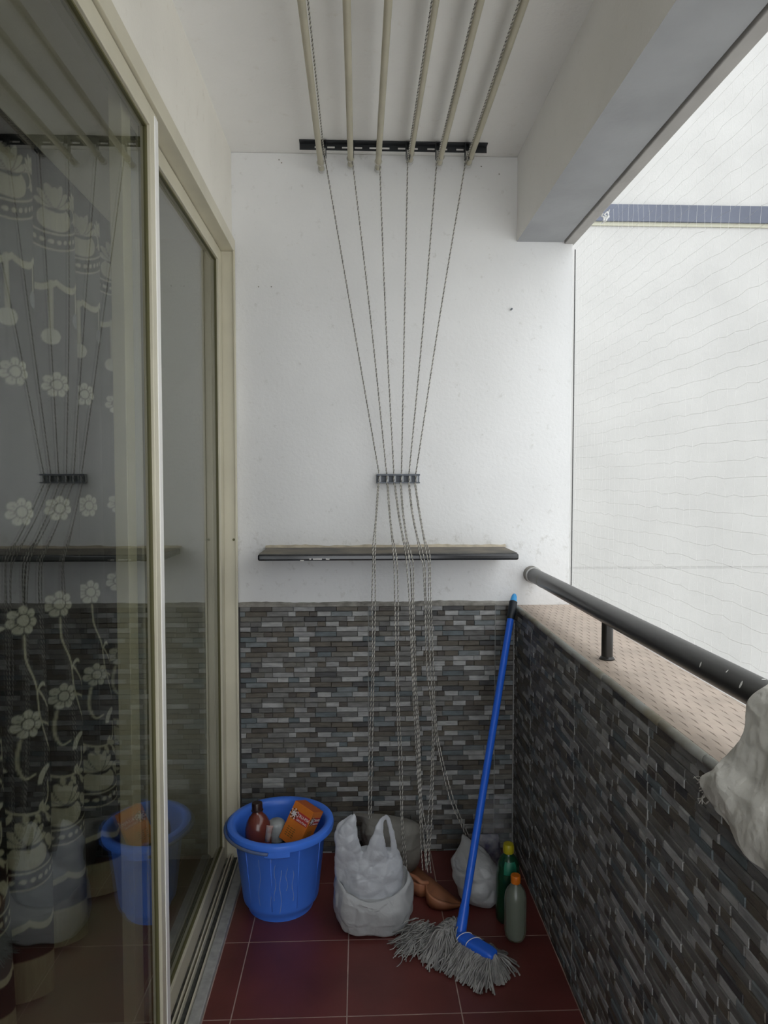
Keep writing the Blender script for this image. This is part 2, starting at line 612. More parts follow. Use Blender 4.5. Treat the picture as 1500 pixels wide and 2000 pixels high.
def stone_field(parent, origin, rotz, u0, u1, joints, z0, z1, visible):
    """strips on a vertical face; local u runs along the face, -y is out of the wall"""
    pcs = []
    R = Matrix.Translation(origin) @ Matrix.Rotation(rotz, 4, 'Z')
    tile_edges = sorted(joints)
    for a, b2 in zip(tile_edges, tile_edges[1:]):
        zt = z1
        row = 0
        while zt > z0 + 0.002:
            zb = max(zt - CH, z0)
            for (p0, p1, tone, dep) in UN[row % NC]:
                ua, ub = a + p0 + (0.0012 if p0 < 1e-6 else 0), a + p1 - (0.0012 if p1 > CW - 1e-4 else 0)
                ua, ub = max(ua, u0), min(ub, u1)
                if ub - ua < 0.004:
                    continue
                if random.random() < 0.14:
                    tone = random.choices(range(len(tones)), wts)[0]
                pcs.append((ua, ub, zb + 0.0003, zt - 0.0003, tone, dep))
            zt = zb
            row += 1
    scored = []
    for q in pcs:
        pr = [project(R @ Vector((u, -q[5], z))) for u in (q[0], q[1]) for z in (q[2], q[3])]
        area = 0
        if all(pr) and visible(pr):
            x_ = [t[0] for t in pr]
            y_ = [t[1] for t in pr]
            area = (max(x_) - min(x_)) * abs(pr[0][1] - pr[1][1])
        scored.append((area, q))
    scored.sort(key=lambda t: -t[0])
    rest = MB()
    for n, (area, q) in enumerate(scored):
        ua, ub, zb, zt, tone, dep = q
        S = R @ Matrix.Translation((ua, 0, zb)) @ Matrix.Diagonal((ub - ua, dep + 0.004, zt - zb, 1)) 
        S = R @ Matrix.Translation((ua, 0.004, zb)) @ Matrix.Diagonal((ub - ua, dep + 0.004, zt - zb, 1))
        if n < 300 and area > 0:
            o = new_obj('stone_strip', base_mesh[tone][0], parent)
            o.matrix_local = S
        else:
            rest.mi = tone
            rest.add([S @ Vector(v) for v in base_mesh[tone][1].v], base_mesh[tone][1].f)
    r = rest.build('stone_strip_field', M_ST, parent)
    tag(r, kind='stuff')


inframe = lambda pr: all(-20 < t[0] < 1520 and -20 < t[1] < 2020 for t in pr)
stone_field(wb, (0, YB - 0.004, 0), 0, XL + 0.012, XR - 0.004, [0.036 - CW, 0.036, 0.036 + CW, 0.036 + 2 * CW], 0.0, ZP, inframe)
# parapet face looks towards -X: local u -> -Y
stone_field(wr, (XR + 0.004, YB, 0), -PI / 2, 0.004, YB - YN, [0.25 - CW + CW * k for k in range(9)], 0.0, ZP - 0.014, inframe)
MB().box(XL, XR, YB - 0.004, YB - 0.001, 0, ZP).build('tile_backer', M_BACKER, wb)
for x in (0.036, 0.036 + CW):
    MB().box(x - 0.0012, x + 0.0012, YB - 0.0062, YB - 0.003, 0, ZP).build('grout_line', M_GROUT, wb)
MB().box(XR - 0.0035, XR - 0.0005, YB - 0.009, YB - 0.003, 0, ZP - 0.014).build('grout_line', M_GROUT, wb)
for k in range(7):
    u = YB - 0.25 - CW * k
    MB().box(XR + 0.0008, XR + 0.004, u - 0.0012, u + 0.0012, 0, ZP - 0.016).build('grout_line', M_GROUT, wr)

# ---- sliding door in the left wall
door = empty('door_1', (XL, 0.9, 0))
tag(door, 'champagne aluminium sliding glass door along the left wall', kind='structure')
DI = Matrix.Translation((-XL, -0.9, 0))


def dpart(mb, name, m, parent=door, **k):
    o = mb.build(name, m, parent, **k)
    o.matrix_local = (DI if parent is door else Matrix.Identity(4))
    return o


YD0, YD1 = -0.70, 2.515
XF0, XF1 = -0.520, -0.437
dpart(MB().box(XF0, XF1, YD0, YD1, 2.200, ZH), 'frame_head', M_ALU, bevel=0.0015)
dpart(MB().box(XF0, XF1, 2.492, YD1, 0.0, 2.200), 'frame_jamb', M_ALU, bevel=0.0015)
dpart(MB().box(XF0, XF1, YD0, YD0 + 0.03, 0.0, 2.200), 'frame_jamb', M_ALU, bevel=0.0015)
# little channel lip on far jamb
dpart(MB().box(XF1 - 0.003, XF1 + 0.004, 2.484, 2.493, 0.03, 2.200), 'jamb_lip', M_ALU, bevel=0.001)
q = atY(452, 1054, 2.49)
dpart(MB().tube([(-0.447, 2.492, q.z), (-0.447, 2.4885, q.z)], 0.0045, 10), 'jamb_screw', M_GASKET)
tr = MB()
tr.box(XF0, XF1, YD0, 2.492, 0.0, 0.012)
dpart(tr, 'bottom_track', M_ALU_DK)
for x in (-0.516, -0.493, -0.470, -0.459, -0.440):
    dpart(MB().box(x - 0.0022, x + 0.0022, YD0 + 0.03, 2.490, 0.012, 0.030 if x < -0.45 else 0.024), 'track_rib', M_ALU, bevel=0.0008, seg=1)
dpart(MB().box(-0.457, -0.442, YD0 + 0.03, 2.49, 0.012, 0.0145), 'track_dirt', M_TRACKDIRT)
dpart(MB().box(-0.437, -0.406, YD0, 2.512, -0.005, 0.016), 'sill_strip', M_SILL, bevel=0.003)


def sash(y0, y1, xc, name='sliding_sash'):
    s = empty(name, (0, 0, 0), parent=door)
    s.matrix_local = DI
    t = 0.0135
    z0, z1, wdt, rl = 0.024, 2.197, 0.055, 0.043
    MB().box(xc - t, xc + t, y0, y0 + wdt, z0, z1).build('stile', M_ALU, s, bevel=0.0015)
    MB().box(xc - t, xc + t, y1 - wdt, y1, z0, z1).build('stile', M_ALU, s, bevel=0.0015)
    MB().box(xc - t, xc + t, y0 + wdt, y1 - wdt, z1 - rl, z1).build('top_rail', M_ALU, s, bevel=0.0015)
    MB().box(xc - t, xc + t, y0 + wdt, y1 - wdt, z0, z0 + 0.06).build('bottom_rail', M_ALU, s, bevel=0.0015)
    ga = MB()
    gx0, gx1, e = xc - t + 0.002, xc + 0.0065, 0.004
    ga.box(gx0, gx1, y0 + wdt, y0 + wdt + e, z0 + 0.06, z1 - rl)
    ga.box(gx0, gx1, y1 - wdt - e, y1 - wdt, z0 + 0.06, z1 - rl)
    ga.box(gx0, gx1, y0 + wdt + e, y1 - wdt - e, z1 - rl - e, z1 - rl)
    ga.box(gx0, gx1, y0 + wdt + e, y1 - wdt - e, z0 + 0.06, z0 + 0.06 + e)
    ga.build('gasket', M_GASKET, s)
    MB().box(xc - 0.0025, xc + 0.0025, y0 + wdt + 0.001, y1 - wdt - 0.001, z0 + 0.061, z1 - rl - 0.001).build('glass_pane', M_GLASS, s)


sash(1.46, 2.489, -0.494)
sash(0.38, 1.592, -0.459)
dpart(MB().box(-0.459, -0.4437, 1.566, 1.5935, 0.03, 2.190), 'interlock_cover', mat('off_white_interlock', (0.90, 0.89, 0.86), 0.3), bevel=0.003, seg=3)
sash(-0.66, 0.47, -0.494)

# ---- the room behind the glass
tag(MB().box(-4.6, -0.46, YN - 0.6, 3.4, -0.16, -0.002).build('floor_room', M_ROOMFLOOR), kind='structure')
rm = MB()
rm.box(-4.7, -4.6, YN - 0.6, 3.4, 0, 2.7)
tag(rm.build('wall_room_far', M_ROOM), kind='structure')
tag(MB().box(-4.6, XI, 3.3, 3.4, 0, 2.7).build('wall_room_end', M_ROOM), kind='structure')
tag(MB().box(-4.6, XI, YN - 0.6, YN - 0.5, 0, 2.7).build('wall_room_near', M_ROOM), kind='structure')
tag(MB().box(-4.6, XI, YN - 0.6, 3.4, 2.6, 2.7).build('ceiling_room', M_ROOM), kind='structure')
tag(MB().box(XI, XI + 0.05, YB, 3.4, -0.05, 2.7).build('wall_room_side', M_ROOM), kind='structure')

# ================================================================== THE NEIGHBOURING BUILDING
YO = 5.5
nb = empty('neighbouring_building', (4.2, YO, -6.0))
tag(nb, 'tall white neighbouring building wall with slate blue band', 'building')


def nbpart(mb, name, m, **k):
    o = mb.build(name, m, nb, **k)
    o.matrix_local = Matrix.Translation((-4.2, -YO, 6.0))
    return o


zb1, zb0 = CAM_H + (940 - 405) * YO / F, CAM_H + (940 - 437) * YO / F
zg = CAM_H - 172 * YO / F
nbpart(MB().box(0.6, 9.0, YO, YO + 0.3, -6, zg - 0.008), 'lower_wall', M_OUT)
nbpart(MB().box(0.6, 9.0, YO, YO + 0.3, zg + 0.008, zb0), 'middle_wall', M_OUT)
nbpart(MB().box(0.6, 9.0, YO + 0.004, YO + 0.3, zg - 0.008, zg + 0.008), 'groove', M_OUT)
nbpart(MB().box(0.6, 9.0, YO - 0.03, YO + 0.3, zb0, zb1), 'band', M_OUTBAND)
nbpart(MB().box(0.6, 9.0, YO - 0.01, YO + 0.3, zb1, 9.0), 'upper_wall', M_OUT)
nbpart(MB().box(5.6, 9.0, -10.0, YO, -6, 10.0), 'added_shade_wing', mat('shade_wing_paint', (0.70, 0.69, 0.67), 0.8, var=0.05, scale=2))  # unseen wing, added to cut the sky light coming from the side
nbpart(MB().box(0.6, 9.0, YO - 0.012, YO, zb0 - 0.03, zb0), 'band_underline', mat('pale_yellow_underline', (0.42, 0.41, 0.33), 0.8))  # thin pale yellow strip along the underside of the band
gr = MB().box(-30, 40, -30, 40, -6.4, -6.0).build('ground', mat('pale_concrete_yard', (0.58, 0.57, 0.54), 0.9, var=0.2, scale=1))
tag(gr, kind='structure')

# ================================================================== NET
net = MB()
XN = 0.7925
cell = 0.038
th = 0.00021


def bar(p, q, r):
    net.tube([p, q], r, 3, cap=False)


ny = int((YB - 0.02 - YN) / cell)
nz_ = int((2.256 - ZP) / cell)
rn = random.Random(3)
nodes = {}
for i in range(ny + 1):
    for j in range(nz_ + 1):
        edge = j in (0, nz_) or i in (0, ny)
        nodes[i, j] = Vector((XN + (0 if edge else rn.uniform(-0.002, 0.004)), YB - 0.004 - i * cell + (0 if edge else rn.uniform(-.004, .004)),
                              ZP + 0.012 + j * cell + (0 if edge else rn.uniform(-.004, .004))))
for i in range(ny + 1):
    for j in range(nz_ + 1):
        if i < ny:
            bar(nodes[i, j], nodes[i + 1, j], th)
        if j < nz_:
            bar(nodes[i, j], nodes[i, j + 1], th)
no = net.build('bird_net', M_NET)
tag(no, 'thin white square mesh bird net over the balcony opening', 'net')
MB().tube(resample([(XN, YB - 0.004, ZP + 0.005), (XN + .001, YB - 0.003, 1.6), (XN, YB - 0.004, 2.252)], 0.05), 0.0022, 6).build('edge_cord', M_CORD, no)
MB().tube(resample([(XN + 0.003, YN, ZP + 0.010), (XN + 0.003, YB - 0.01, ZP + 0.010)], 0.2), 0.0012, 6).build('bottom_cord', M_NET, no)
kn = MB()
for k in range(7):
    c = atY(1180 + rn.uniform(-6, 6), 423 + rn.uniform(-6, 6), 2.20)
    kn.tube([c + Vector((rn.uniform(-.012, .012), rn.uniform(-.012, .012), rn.uniform(-.012, .012))) for _ in range(4)], 0.0022, 5)
kn.build('tie_knot', M_NET, no)

# ================================================================== HAND RAIL
ZR, XRL = 1.045, 0.643
rail = empty('hand_rail', (XRL, YB, ZP))
tag(rail, 'thick round black hand rail running above the beige parapet cap', 'railing')
RI = Matrix.Translation((-XRL, -YB, -ZP))


def rp(mb, name, m, **k):
    o = mb.build(name, m, rail, **k)
    o.matrix_local = RI
    return o


rp(MB().tube([(XRL, YB - 0.002, ZR), (XRL, 1.2, ZR + 0.004), (XRL, 0.4, ZR + 0.006), (XRL, YN + 0.01, ZR + 0.006)], 0.0262, 40), 'rail_tube', M_RAIL, smooth=True, auto=60)
rp(MB().tube([(XRL, YB - 0.001, ZR), (XRL, YB - 0.040, ZR)], 0.0305, 36), 'wall_collar', M_RAILDUST, smooth=True, auto=60)
rp(MB().tube([(XRL, YB - 0.040, ZR), (XRL, YB - 0.044, ZR)], 0.0308, 36), 'collar_ring', M_CAP, smooth=True, auto=60)
rp(MB().tube([(XRL, YB - 0.17, ZR), (XRL, YB - 0.173, ZR)], 0.0266, 36), 'weld_seam', M_GASKET, smooth=True, auto=60)
for y in (1.750, 0.55, -0.6):
    rp(MB().tube([(XRL, y, ZP - 0.002), (XRL, y, ZR - 0.015)], 0.0145, 20), 'post', M_RAIL, smooth=True, auto=60)
    rp(MB().lathe([(0.020, 0), (0.018, 0.004), (0.0146, 0.008)], (XRL, y, ZP), 20), 'post_foot', M_RAIL, smooth=True)
M_WSPOT = mat('white_paint_spot', (0.7, 0.69, 0.66), 0.7)
for (px, py, L) in ((1368, 1298, 0.010), (1420, 1311, 0.006), (1447, 1337, 0.012), (1492, 1327, 0.007)):
    # splashes sit on the tube's room-facing side
    d = ray(px, py)
    best = None
    for k in range(2000):
        t_ = 0.6 + k * 0.001
        q = CAMP + d * t_
        if math.hypot(q.x - XRL, q.z - (ZR + 0.005)) < 0.0263:
            best = q
            break
    if best:
        n_ = Vector((best.x - XRL, 0, best.z - ZR - 0.005)).normalized()
        sp = MB().lathe([(1, 0), (0.8, 0.3), (0, 0.4)], n=12).build('paint_splash', M_WSPOT, rail)
        zz = n_
        yy = Vector((0, 1, 0))
        xx = yy.cross(zz)
        Mx = Matrix((xx, yy, zz)).transposed().to_4x4()
        sp.matrix_local = RI @ Matrix.Translation(best) @ Mx @ Matrix.Diagonal((L * 0.55, L * 0.22, 0.0012, 1))

# ================================================================== SACKCLOTH ON THE RAIL
prof = [(0.700, 0.975), (0.690, 1.00), (0.678, 1.035), (0.668, 1.062), (0.652, 1.0785), (0.632, 1.078), (0.614, 1.064), (0.604, 1.040),
        (0.597, 1.01), (0.589, 0.98), (0.578, 0.955), (0.566, 0.942), (0.556, 0.930), (0.551, 0.912), (0.550, 0.893), (0.552, 0.872)]
pc = catmull([(x, 0, z) for x, z in prof], 4)
rs = random.Random(5)
rows = []
nY = 46
for j in range(nY):
    row = []
    tj = j / (nY - 1)
    for i, q in enumerate(pc):
        ti = i / (len(pc) - 1)
        lead = 1.038 + 0.008 * math.sin(9 * ti + 0.5) + 0.024 * max(0, ti - 0.6) * 2.5 - 0.10 * max(0, ti - 0.93) * 14 + 0.008 * math.sin(31 * ti)
        yy = lead - tj * (lead - 0.35)
        amp = 0.010 * min(1, max(0, (ti - 0.3) * 4))
        fold = math.sin(yy * 26 + ti * 5) * 0.6 + math.sin(yy * 47 - ti * 8 + 1.0) * 0.4
        wob = -abs(fold) * amp if 0.35 < ti else 0.0
        zz = q.z + (0.006 * math.sin(yy * 19) + 0.004 * math.sin(yy * 53)) * (1 if ti > 0.9 else 0)
        row.append((q.x + wob, yy, zz + (0.002 * fold if ti < 0.35 else 0)))
    rows.append(row)
sc_ = MB().grid(rows).build('sackcloth', M_SACK, smooth=True, solid=0.003, off=1, sub=2)
for nm_, ns_, st_ in (('folds', 0.075, 0.016), ('wrinkles', 0.028, 0.005)):
    tx = bpy.data.textures.new(nm_, 'VORONOI')
    tx.noise_scale = ns_
    tx.weight_1, tx.weight_2 = -1.0, 1.0
    md = sc_.modifiers.new(nm_, 'DISPLACE')
    md.texture = tx
    md.texture_coords = 'LOCAL'
    md.strength = st_
    md.mid_level = 0.25
for k in range(14):      # frayed threads at the hanging corner
    q = Vector((0.553, 1.066 + rs.uniform(-0.03, 0.006), 0.905 + rs.uniform(-0.02, 0.008)))
    MB().tube(catmull([q, q + Vector((-0.003, rs.uniform(0.004, 0.016), rs.uniform(-0.012, 0.004))), q + Vector((-0.004, rs.uniform(0.012, 0.034), rs.uniform(-0.024, 0.002)))], 4), 0.0006, 4).build('frayed_thread', M_SACK, sc_)
tag(sc_,
    'dusty greyish white sackcloth draped over the black rail and parapet edge', 'cloth')

# ================================================================== WALL SHELF
sx0, sx1, sz1, sy0 = -0.335, 0.540, 1.147, 2.300
sh = MB()
sh.box(sx0, sx1, sy0, YB - 0.001, sz1 - 0.022, sz1)
so = sh.build('wall_shelf', M_BLACK, bevel=0.006, seg=3)
tag(so, 'black stone slab wall shelf with dusty brown top', 'shelf')
MB().box(sx0 + 0.003, sx1 - 0.003, sy0 + 0.012, YB - 0.003, sz1, sz1 + 0.0012).build('dust_layer', M_DUSTY, so)
P = []
for k in range(50):
    x = sx0 - 0.005 + (sx1 - sx0 + 0.01) * k / 49
    h = 0.009 + rs.uniform(-0.0018, 0.0018) + 0.002 * math.sin(k * 0.31) * math.sin(k * 0.13)
    P.append([(x, YB - 0.018 + rs.uniform(-.003, .003), sz1 + 0.0012), (x, YB - 0.007, sz1 + h * 0.5), (x, YB - 0.0005, sz1 + h)])
MB().grid(P).build('mortar_fillet', mat('buff_mortar', (0.50, 0.44, 0.34), 0.9, var=0.25, scale=30), so, smooth=True)
for (px, L) in ((590, .012), (606, .006), (620, .03), (640, .012)):
    q = atY(px, 1092 if px != 590 else 1095, sy0)
    MB().box(q.x - L / 2, q.x + L / 2, sy0 - 0.0008, sy0, q.z - 0.0018, q.z + 0.0018).build('paint_mark', M_WSPOT, so)

# ================================================================== CEILING DRYING RACK: bar, poles, cleat, ropes
bar_y0, bar_y1 = 2.440, 2.466
bx0, bx1 = atY(584, 280, 2.44).x, atY(953, 280, 2.44).x
zb_ = ZC - 0.0225
cb = empty('ceiling_pulley_bar', ((bx0 + bx1) / 2, 2.44, ZC))
tag(cb, 'black slotted steel pulley bar screwed to the ceiling', 'pulley bar')
CI = Matrix.Translation((-(bx0 + bx1) / 2, -2.44, -ZC))


def cp(mb, name, m, parent=cb, **k):
    o = mb.build(name, m, parent, **k)
    o.matrix_local = CI if parent is cb else Matrix.Identity(4)
    return o


POLE_PX = [(628, 333), (685, 325), (738, 331), (800, 316), (857, 322), (914, 322)]
PUL_PX = [633, 687, 741, 797, 855, 912]
pul_x = [atY(px, 285, 2.44).x for px in PUL_PX]
slots = []
for x in pul_x:
    slots += [(x - 0.034, x - 0.008), (x + 0.010, x + 0.036)]
slots = [(max(a, bx0 + 0.01), min(b2, bx1 - 0.01)) for a, b2 in slots]
sb = MB()
# plate on the ceiling, then a hanging slotted flange made of strips
sb.box(bx0, bx1, bar_y0, bar_y1, ZC - 0.004, ZC)
zt_, zl = ZC - 0.004, ZC - 0.024
sb.box(bx0, bx1, bar_y1 - 0.003, bar_y1, ZC - 0.011, zt_)
sb.box(bx0, bx1, bar_y1 - 0.003, bar_y1, zl, ZC - 0.018)
prev = bx0
for a, b2 in sorted(slots) + [(bx1, bx1)]:
    if a > prev:
        sb.box(prev, a, bar_y1 - 0.003, bar_y1, ZC - 0.018, ZC - 0.011)
    prev = max(prev, b2)
cp(sb, 'slotted_bar', M_BAR)
for x in pul_x:
    pl = empty('pulley', parent=cb)
    pl.matrix_local = CI
    MB().box(x - 0.0075, x - 0.0055, 2.430, 2.452, ZC - 0.058, ZC - 0.004).build('pulley_cheek', M_BAR, pl)
    MB().box(x + 0.0055, x + 0.0075, 2.430, 2.452, ZC - 0.058, ZC - 0.004).build('pulley_cheek', M_BAR, pl)
    MB().tube([(x - 0.005, 2.441, ZC - 0.040), (x, 2.441, ZC - 0.040), (x + 0.005, 2.441, ZC - 0.040)], [0.012, 0.009, 0.012], 16).build('pulley_wheel', M_CAP, pl)

order = ['leftmost', 'second', 'third', 'fourth', 'fifth', 'rightmost']
for i, (px, py) in enumerate(POLE_PX):
    e = atY(px, py, 2.505)
    po = empty('drying_pole', (e.x, e.y, e.z))
    nm = {0: 'leftmost beige drying pole hung under the ceiling', 5: 'rightmost beige drying pole, nearest the ceiling beam'}.get(
        i, 'beige drying pole, %s from the left of the six' % order[i])
    tag(po, nm, 'drying pole', 'six drying poles under the ceiling')
    L = 2.505 - 0.35
    MB().tube([(0, -0.012, 0), (0, -L / 2, 0), (0, -L + 0.012, 0)], 0.0098, 20).build('tube', M_POLE, po, smooth=True, auto=60)
    for yy in (0, -L):
        s2 = 1 if yy == 0 else -1
        MB().tube([(0, yy - s2 * 0.016, 0), (0, yy - s2 * 0.002, 0), (0, yy, 0)], [0.0125, 0.0125, 0.0108], 20).build('end_cap', M_CAP, po, smooth=True, auto=50)
    # loop of cord that ties the pole to its pulley
    MB().tube([(0.0, -0.060, 0.0)] + [(0.0118 * math.sin(a), -0.060, -0.0118 * math.cos(a)) for a in [k * PI / 8 for k in range(0, 17)]][1:], 0.002, 6).build('cord_loop', M_ROPE_A, po, smooth=True)

# cleat on the wall
cl_z1, cl_z0 = atY(777, 926, YB).z, atY(777, 944, YB).z
cx0, cx1 = atY(735, 935, YB).x, atY(819, 935, YB).x
cz = (cl_z0 + cl_z1) / 2
ct = empty('rope_cleat', ((cx0 + cx1) / 2, YB, cz))
tag(ct, 'small slate grey rope cleat with six rollers on the back wall', 'cleat')
TI = Matrix.Translation((-(cx0 + cx1) / 2, -YB, -cz))


def tp(mb, name, m, **k):
    o = mb.build(name, m, ct, **k)
    o.matrix_local = TI
    return o


tp(MB().box(cx0, cx1, YB - 0.006, YB, cl_z0, cl_z1), 'back_plate', M_CLEAT, bevel=0.0015)
tp(MB().box(cx0, cx1, YB - 0.030, YB - 0.004, cl_z1 - 0.006, cl_z1), 'top_flange', M_CLEAT, bevel=0.001)
tp(MB().box(cx0, cx1, YB - 0.030, YB - 0.004, cl_z0, cl_z0 + 0.005), 'bottom_flange', M_CLEAT, bevel=0.001)
CLX = [atY(px, 935, YB - 0.02).x for px in (740, 755, 769, 784, 799, 812)]
for x in CLX:
    tp(MB().lathe([(0.0052, -0.012), (0.0058, -0.006), (0.0052, 0.0), (0.0058, 0.006), (0.0052, 0.011)], (x + 0.003, YB - 0.019, cz), 14), 'roller', M_CLEAT_L, smooth=True, auto=40)


def twist(mb, pts, r, pitch=0.017, ds=0.0034):
    s = resample(catmull(pts, 10), ds)
    ref = Vector((1, 0, 0))
    fr = []
    for i, p in enumerate(s):
        t = (s[min(i + 1, len(s) - 1)] - s[max(i - 1, 0)]).normalized()
        ref = (ref - t * ref.dot(t))
        if ref.length < 1e-4:
            ref = Vector((0, 1, 0))
        ref.normalize()
        fr.append((p, ref.copy(), t.cross(ref)))
    for k in range(2):
        mb.mi = k
        path = []
        for i, (p, a, b2) in enumerate(fr):
            ph = 2 * PI * i * ds / pitch + PI * k
            path.append(p + (a * math.cos(ph) + b2 * math.sin(ph)) * r * 0.48)
        mb.tube(path, r * 0.58, 5, cap=False)
    mb.mi = 0


def depth(py):
    if py < 930:
        return 2.512
    if py < 944:
        return 2.508
    if py < 1092:
        return 2.508 + (2.284 - 2.508) * (py - 944) / 148.0
    if py < 1180:
        return 2.284
    return 2.284 + min((py - 1180) / 220, 1.0) * 0.05 - max(0, min((py - 1520) / 80, 1.0)) * 0.022


LOW = [
    [(739, 946), (736, 990), (733, 1030), (731, 1062), (731, 1098), (730, 1172), (728, 1300), (725, 1450), (722, 1560), (722, 1600)],
    [(757, 946), (760, 990), (765, 1040), (770, 1075), (773, 1100), (774, 1172), (777, 1350), (782, 1500), (785, 1600), (790, 1660), (793, 1715)],
    [(771, 946), (778, 1000), (787, 1050), (795, 1085), (798, 1110), (801, 1172), (805, 1280), (814, 1450), (820, 1560), (825, 1640), (829, 1700)],
    [(783, 946), (787, 1000), (794, 1050), (800, 1085), (804, 1110), (806, 1172), (809, 1290), (817, 1450), (822, 1560), (832, 1640), (838, 1705)],
    [(799, 946), (805, 1000), (815, 1050), (823, 1085), (828, 1110), (831, 1172), (837, 1300), (845, 1400), (845, 1500), (840, 1600), (833, 1690)],
    [(811, 946), (819, 1000), (828, 1050), (836, 1085), (839, 1110), (840, 1172), (843, 1300), (849, 1400), (860, 1470), (882, 1560), (912, 1632)],
]
for i in range(6):
    rb = MB()
    x = pul_x[i]
    e = Vector((x, 2.452, ZC - 0.044))
    c0 = Vector((CLX[i], YB - 0.027, cl_z1 + 0.004))
    mid = (e + c0) / 2 + Vector((0.004 * math.sin(i * 2.1), 0.004, 0))
    twist(rb, [(x, 0.6, ZC - 0.052), (x, 1.5, ZC - 0.052), (x, 2.415, ZC - 0.052), (x, 2.436, ZC - 0.0505), e, e * 0.97 + c0 * 0.03, mid, c0 * 0.97 + e * 0.03, c0, (CLX[i], YB - 0.028, cl_z0 - 0.004)], 0.0027)
    for sgn, stop in ((-1, 0), (1, 1)):
        pts = [(CLX[i], YB - 0.028, cl_z0 - 0.004)]
        for k, (px, py) in enumerate(LOW[i]):
            sp = (2.4 if py > 1050 else 0.9) * sgn + (1.2 * math.sin(py * 0.021 + i + sgn) if py > 1090 else 0)
            q = atY(px + sp, py, depth(py) + (0.004 if sgn > 0 else -0.002))
            if 1000 < py < 1095 and q.z < sz1 + 0.006 and q.y > sy0 - 0.004:
                q.z = sz1 + 0.006
            pts.append(q)
        twist(rb, pts, 0.0024)
    o = rb.build('pulley_rope', [M_ROPE_A, M_ROPE_B], smooth=True)
    lab = ['leftmost twisted pulley rope, ending behind the white carrier bag', 'second twisted pulley rope from the left, hanging down beside the carrier bag',
           'third twisted pulley rope from the left on the cleat', 'fourth twisted pulley rope from the left on the cleat',
           'fifth twisted pulley rope from the left on the cleat', 'rightmost twisted pulley rope, its end swinging towards the blue mop handle'][i]
    tag(o, lab, 'rope', 'pulley ropes of the drying rack')

# ================================================================== CURTAIN
peaks = [-0.70, -0.48, -0.26, -0.04, 0.17, 0.36, 0.55, 0.75, 0.94, 1.16, 1.38, 1.60, 1.83, 2.07, 2.28, 2.56]
XCUR, AMP = -0.875, 0.055
ZT, ZBOT = 2.42, 0.03


cols = []
for k_ in range(len(peaks) - 1):
    nA, nB = (72, 14) if k_ >= 8 else (20, 8)
    cols += list(k_ + 0.42 * np.arange(nB) / nB) + list(k_ + 0.42 + 0.58 * np.arange(nA) / nA)
ph = np.array(cols + list(len(peaks) - 1 + np.linspace(0, 0.16, 6)))
Yf = np.interp(ph, np.arange(len(peaks) + 1), peaks + [peaks[-1] + 0.25])
nz2 = 760
Zs = np.linspace(ZBOT, ZT, nz2)
PH, ZZ = np.meshgrid(ph, Zs)
YY = np.meshgrid(Yf, Zs)[0].copy()
fr = PH % 1.0
shape = np.cos(2 * PI * PH)
shape = np.sign(shape) * np.abs(shape) ** 0.8
low = np.clip((1.1 - ZZ) / 1.1, 0, 1)
XX = XCUR + AMP * shape * (0.85 + 0.35 * low) + 0.006 * np.sin(PH * 3.7 + ZZ * 2.0)
YY += 0.014 * low * np.sin(PH * 2.3 + 1.0)
XX += 0.012 * low * np.sin(PH * 5.1)
# print coordinates: a = distance (m) along the fabric from the middle of a pleat's room-lit face
PER = 0.385
AV, ZV = (((PH - 0.29) % 1.0) - 0.5) * PER, ZZ     # repeats once per pleat
TW, TH = 460, 1700                               # one repeat of the print, painted finely
A, ZZ = np.meshgrid((np.arange(TW) + 0.5) / TW * PER - PER / 2, np.linspace(ZBOT, ZT, TH))
DARK = np.array((0.022, 0.023, 0.026))
GREY = np.array((0.115, 0.125, 0.145))
CREAM = np.array((0.60, 0.575, 0.47))
PALE = np.array((0.66, 0.65, 0.60))
col = np.zeros(A.shape + (3,), dtype=np.float32)
col[:] = DARK


def paint(mask, c):
    col[mask] = c


def seg_dist(pts):
    d = np.full(A.shape, 9.0)
    for (x0, y0), (x1, y1) in zip(pts, pts[1:]):
        for sh in (-PER, 0, PER):
            ax, ay = A - x0 - sh, ZZ - y0
            bx_, by_ = x1 - x0, y1 - y0
            t = np.clip((ax * bx_ + ay * by_) / (bx_ * bx_ + by_ * by_ + 1e-12), 0, 1)
            d = np.minimum(d, np.hypot(ax - t * bx_, ay - t * by_))
    return d


def line(pts, w_, c=CREAM):
    paint(seg_dist([(p.x, p.y) for p in catmull([(x, y, 0) for x, y in pts], 6)]) < w_, c)


def ell(cx, cy, rx, ry, ang=0.0):
    m = np.zeros(A.shape, bool)
    ca, sa = math.cos(ang), math.sin(ang)
    for sh in (-PER, 0, PER):
        x, y = A - cx - sh, ZZ - cy
        u, v = x * ca + y * sa, -x * sa + y * ca
        m |= (u / rx) ** 2 + (v / ry) ** 2 < 1
    return m


def flower(cx, cy, r, c=PALE):
    for sh in (-PER, 0, PER):
        x, y = A - cx - sh, ZZ - cy
        rho, th_ = np.hypot(x, y), np.arctan2(y, x) + 0.2
        lobe = np.abs(np.cos(3.5 * th_))
        paint((rho < r * (0.62 + 0.38 * lobe ** 0.5)) & (rho > 0.46 * r) & (lobe > 0.16), c)
        line_ = (rho < 0.72 * r) & (rho > 0.46 * r) & (np.abs(np.sin(3.5 * th_)) < 0.10)
        paint(line_, DARK)
        paint(rho < 0.37 * r, c)


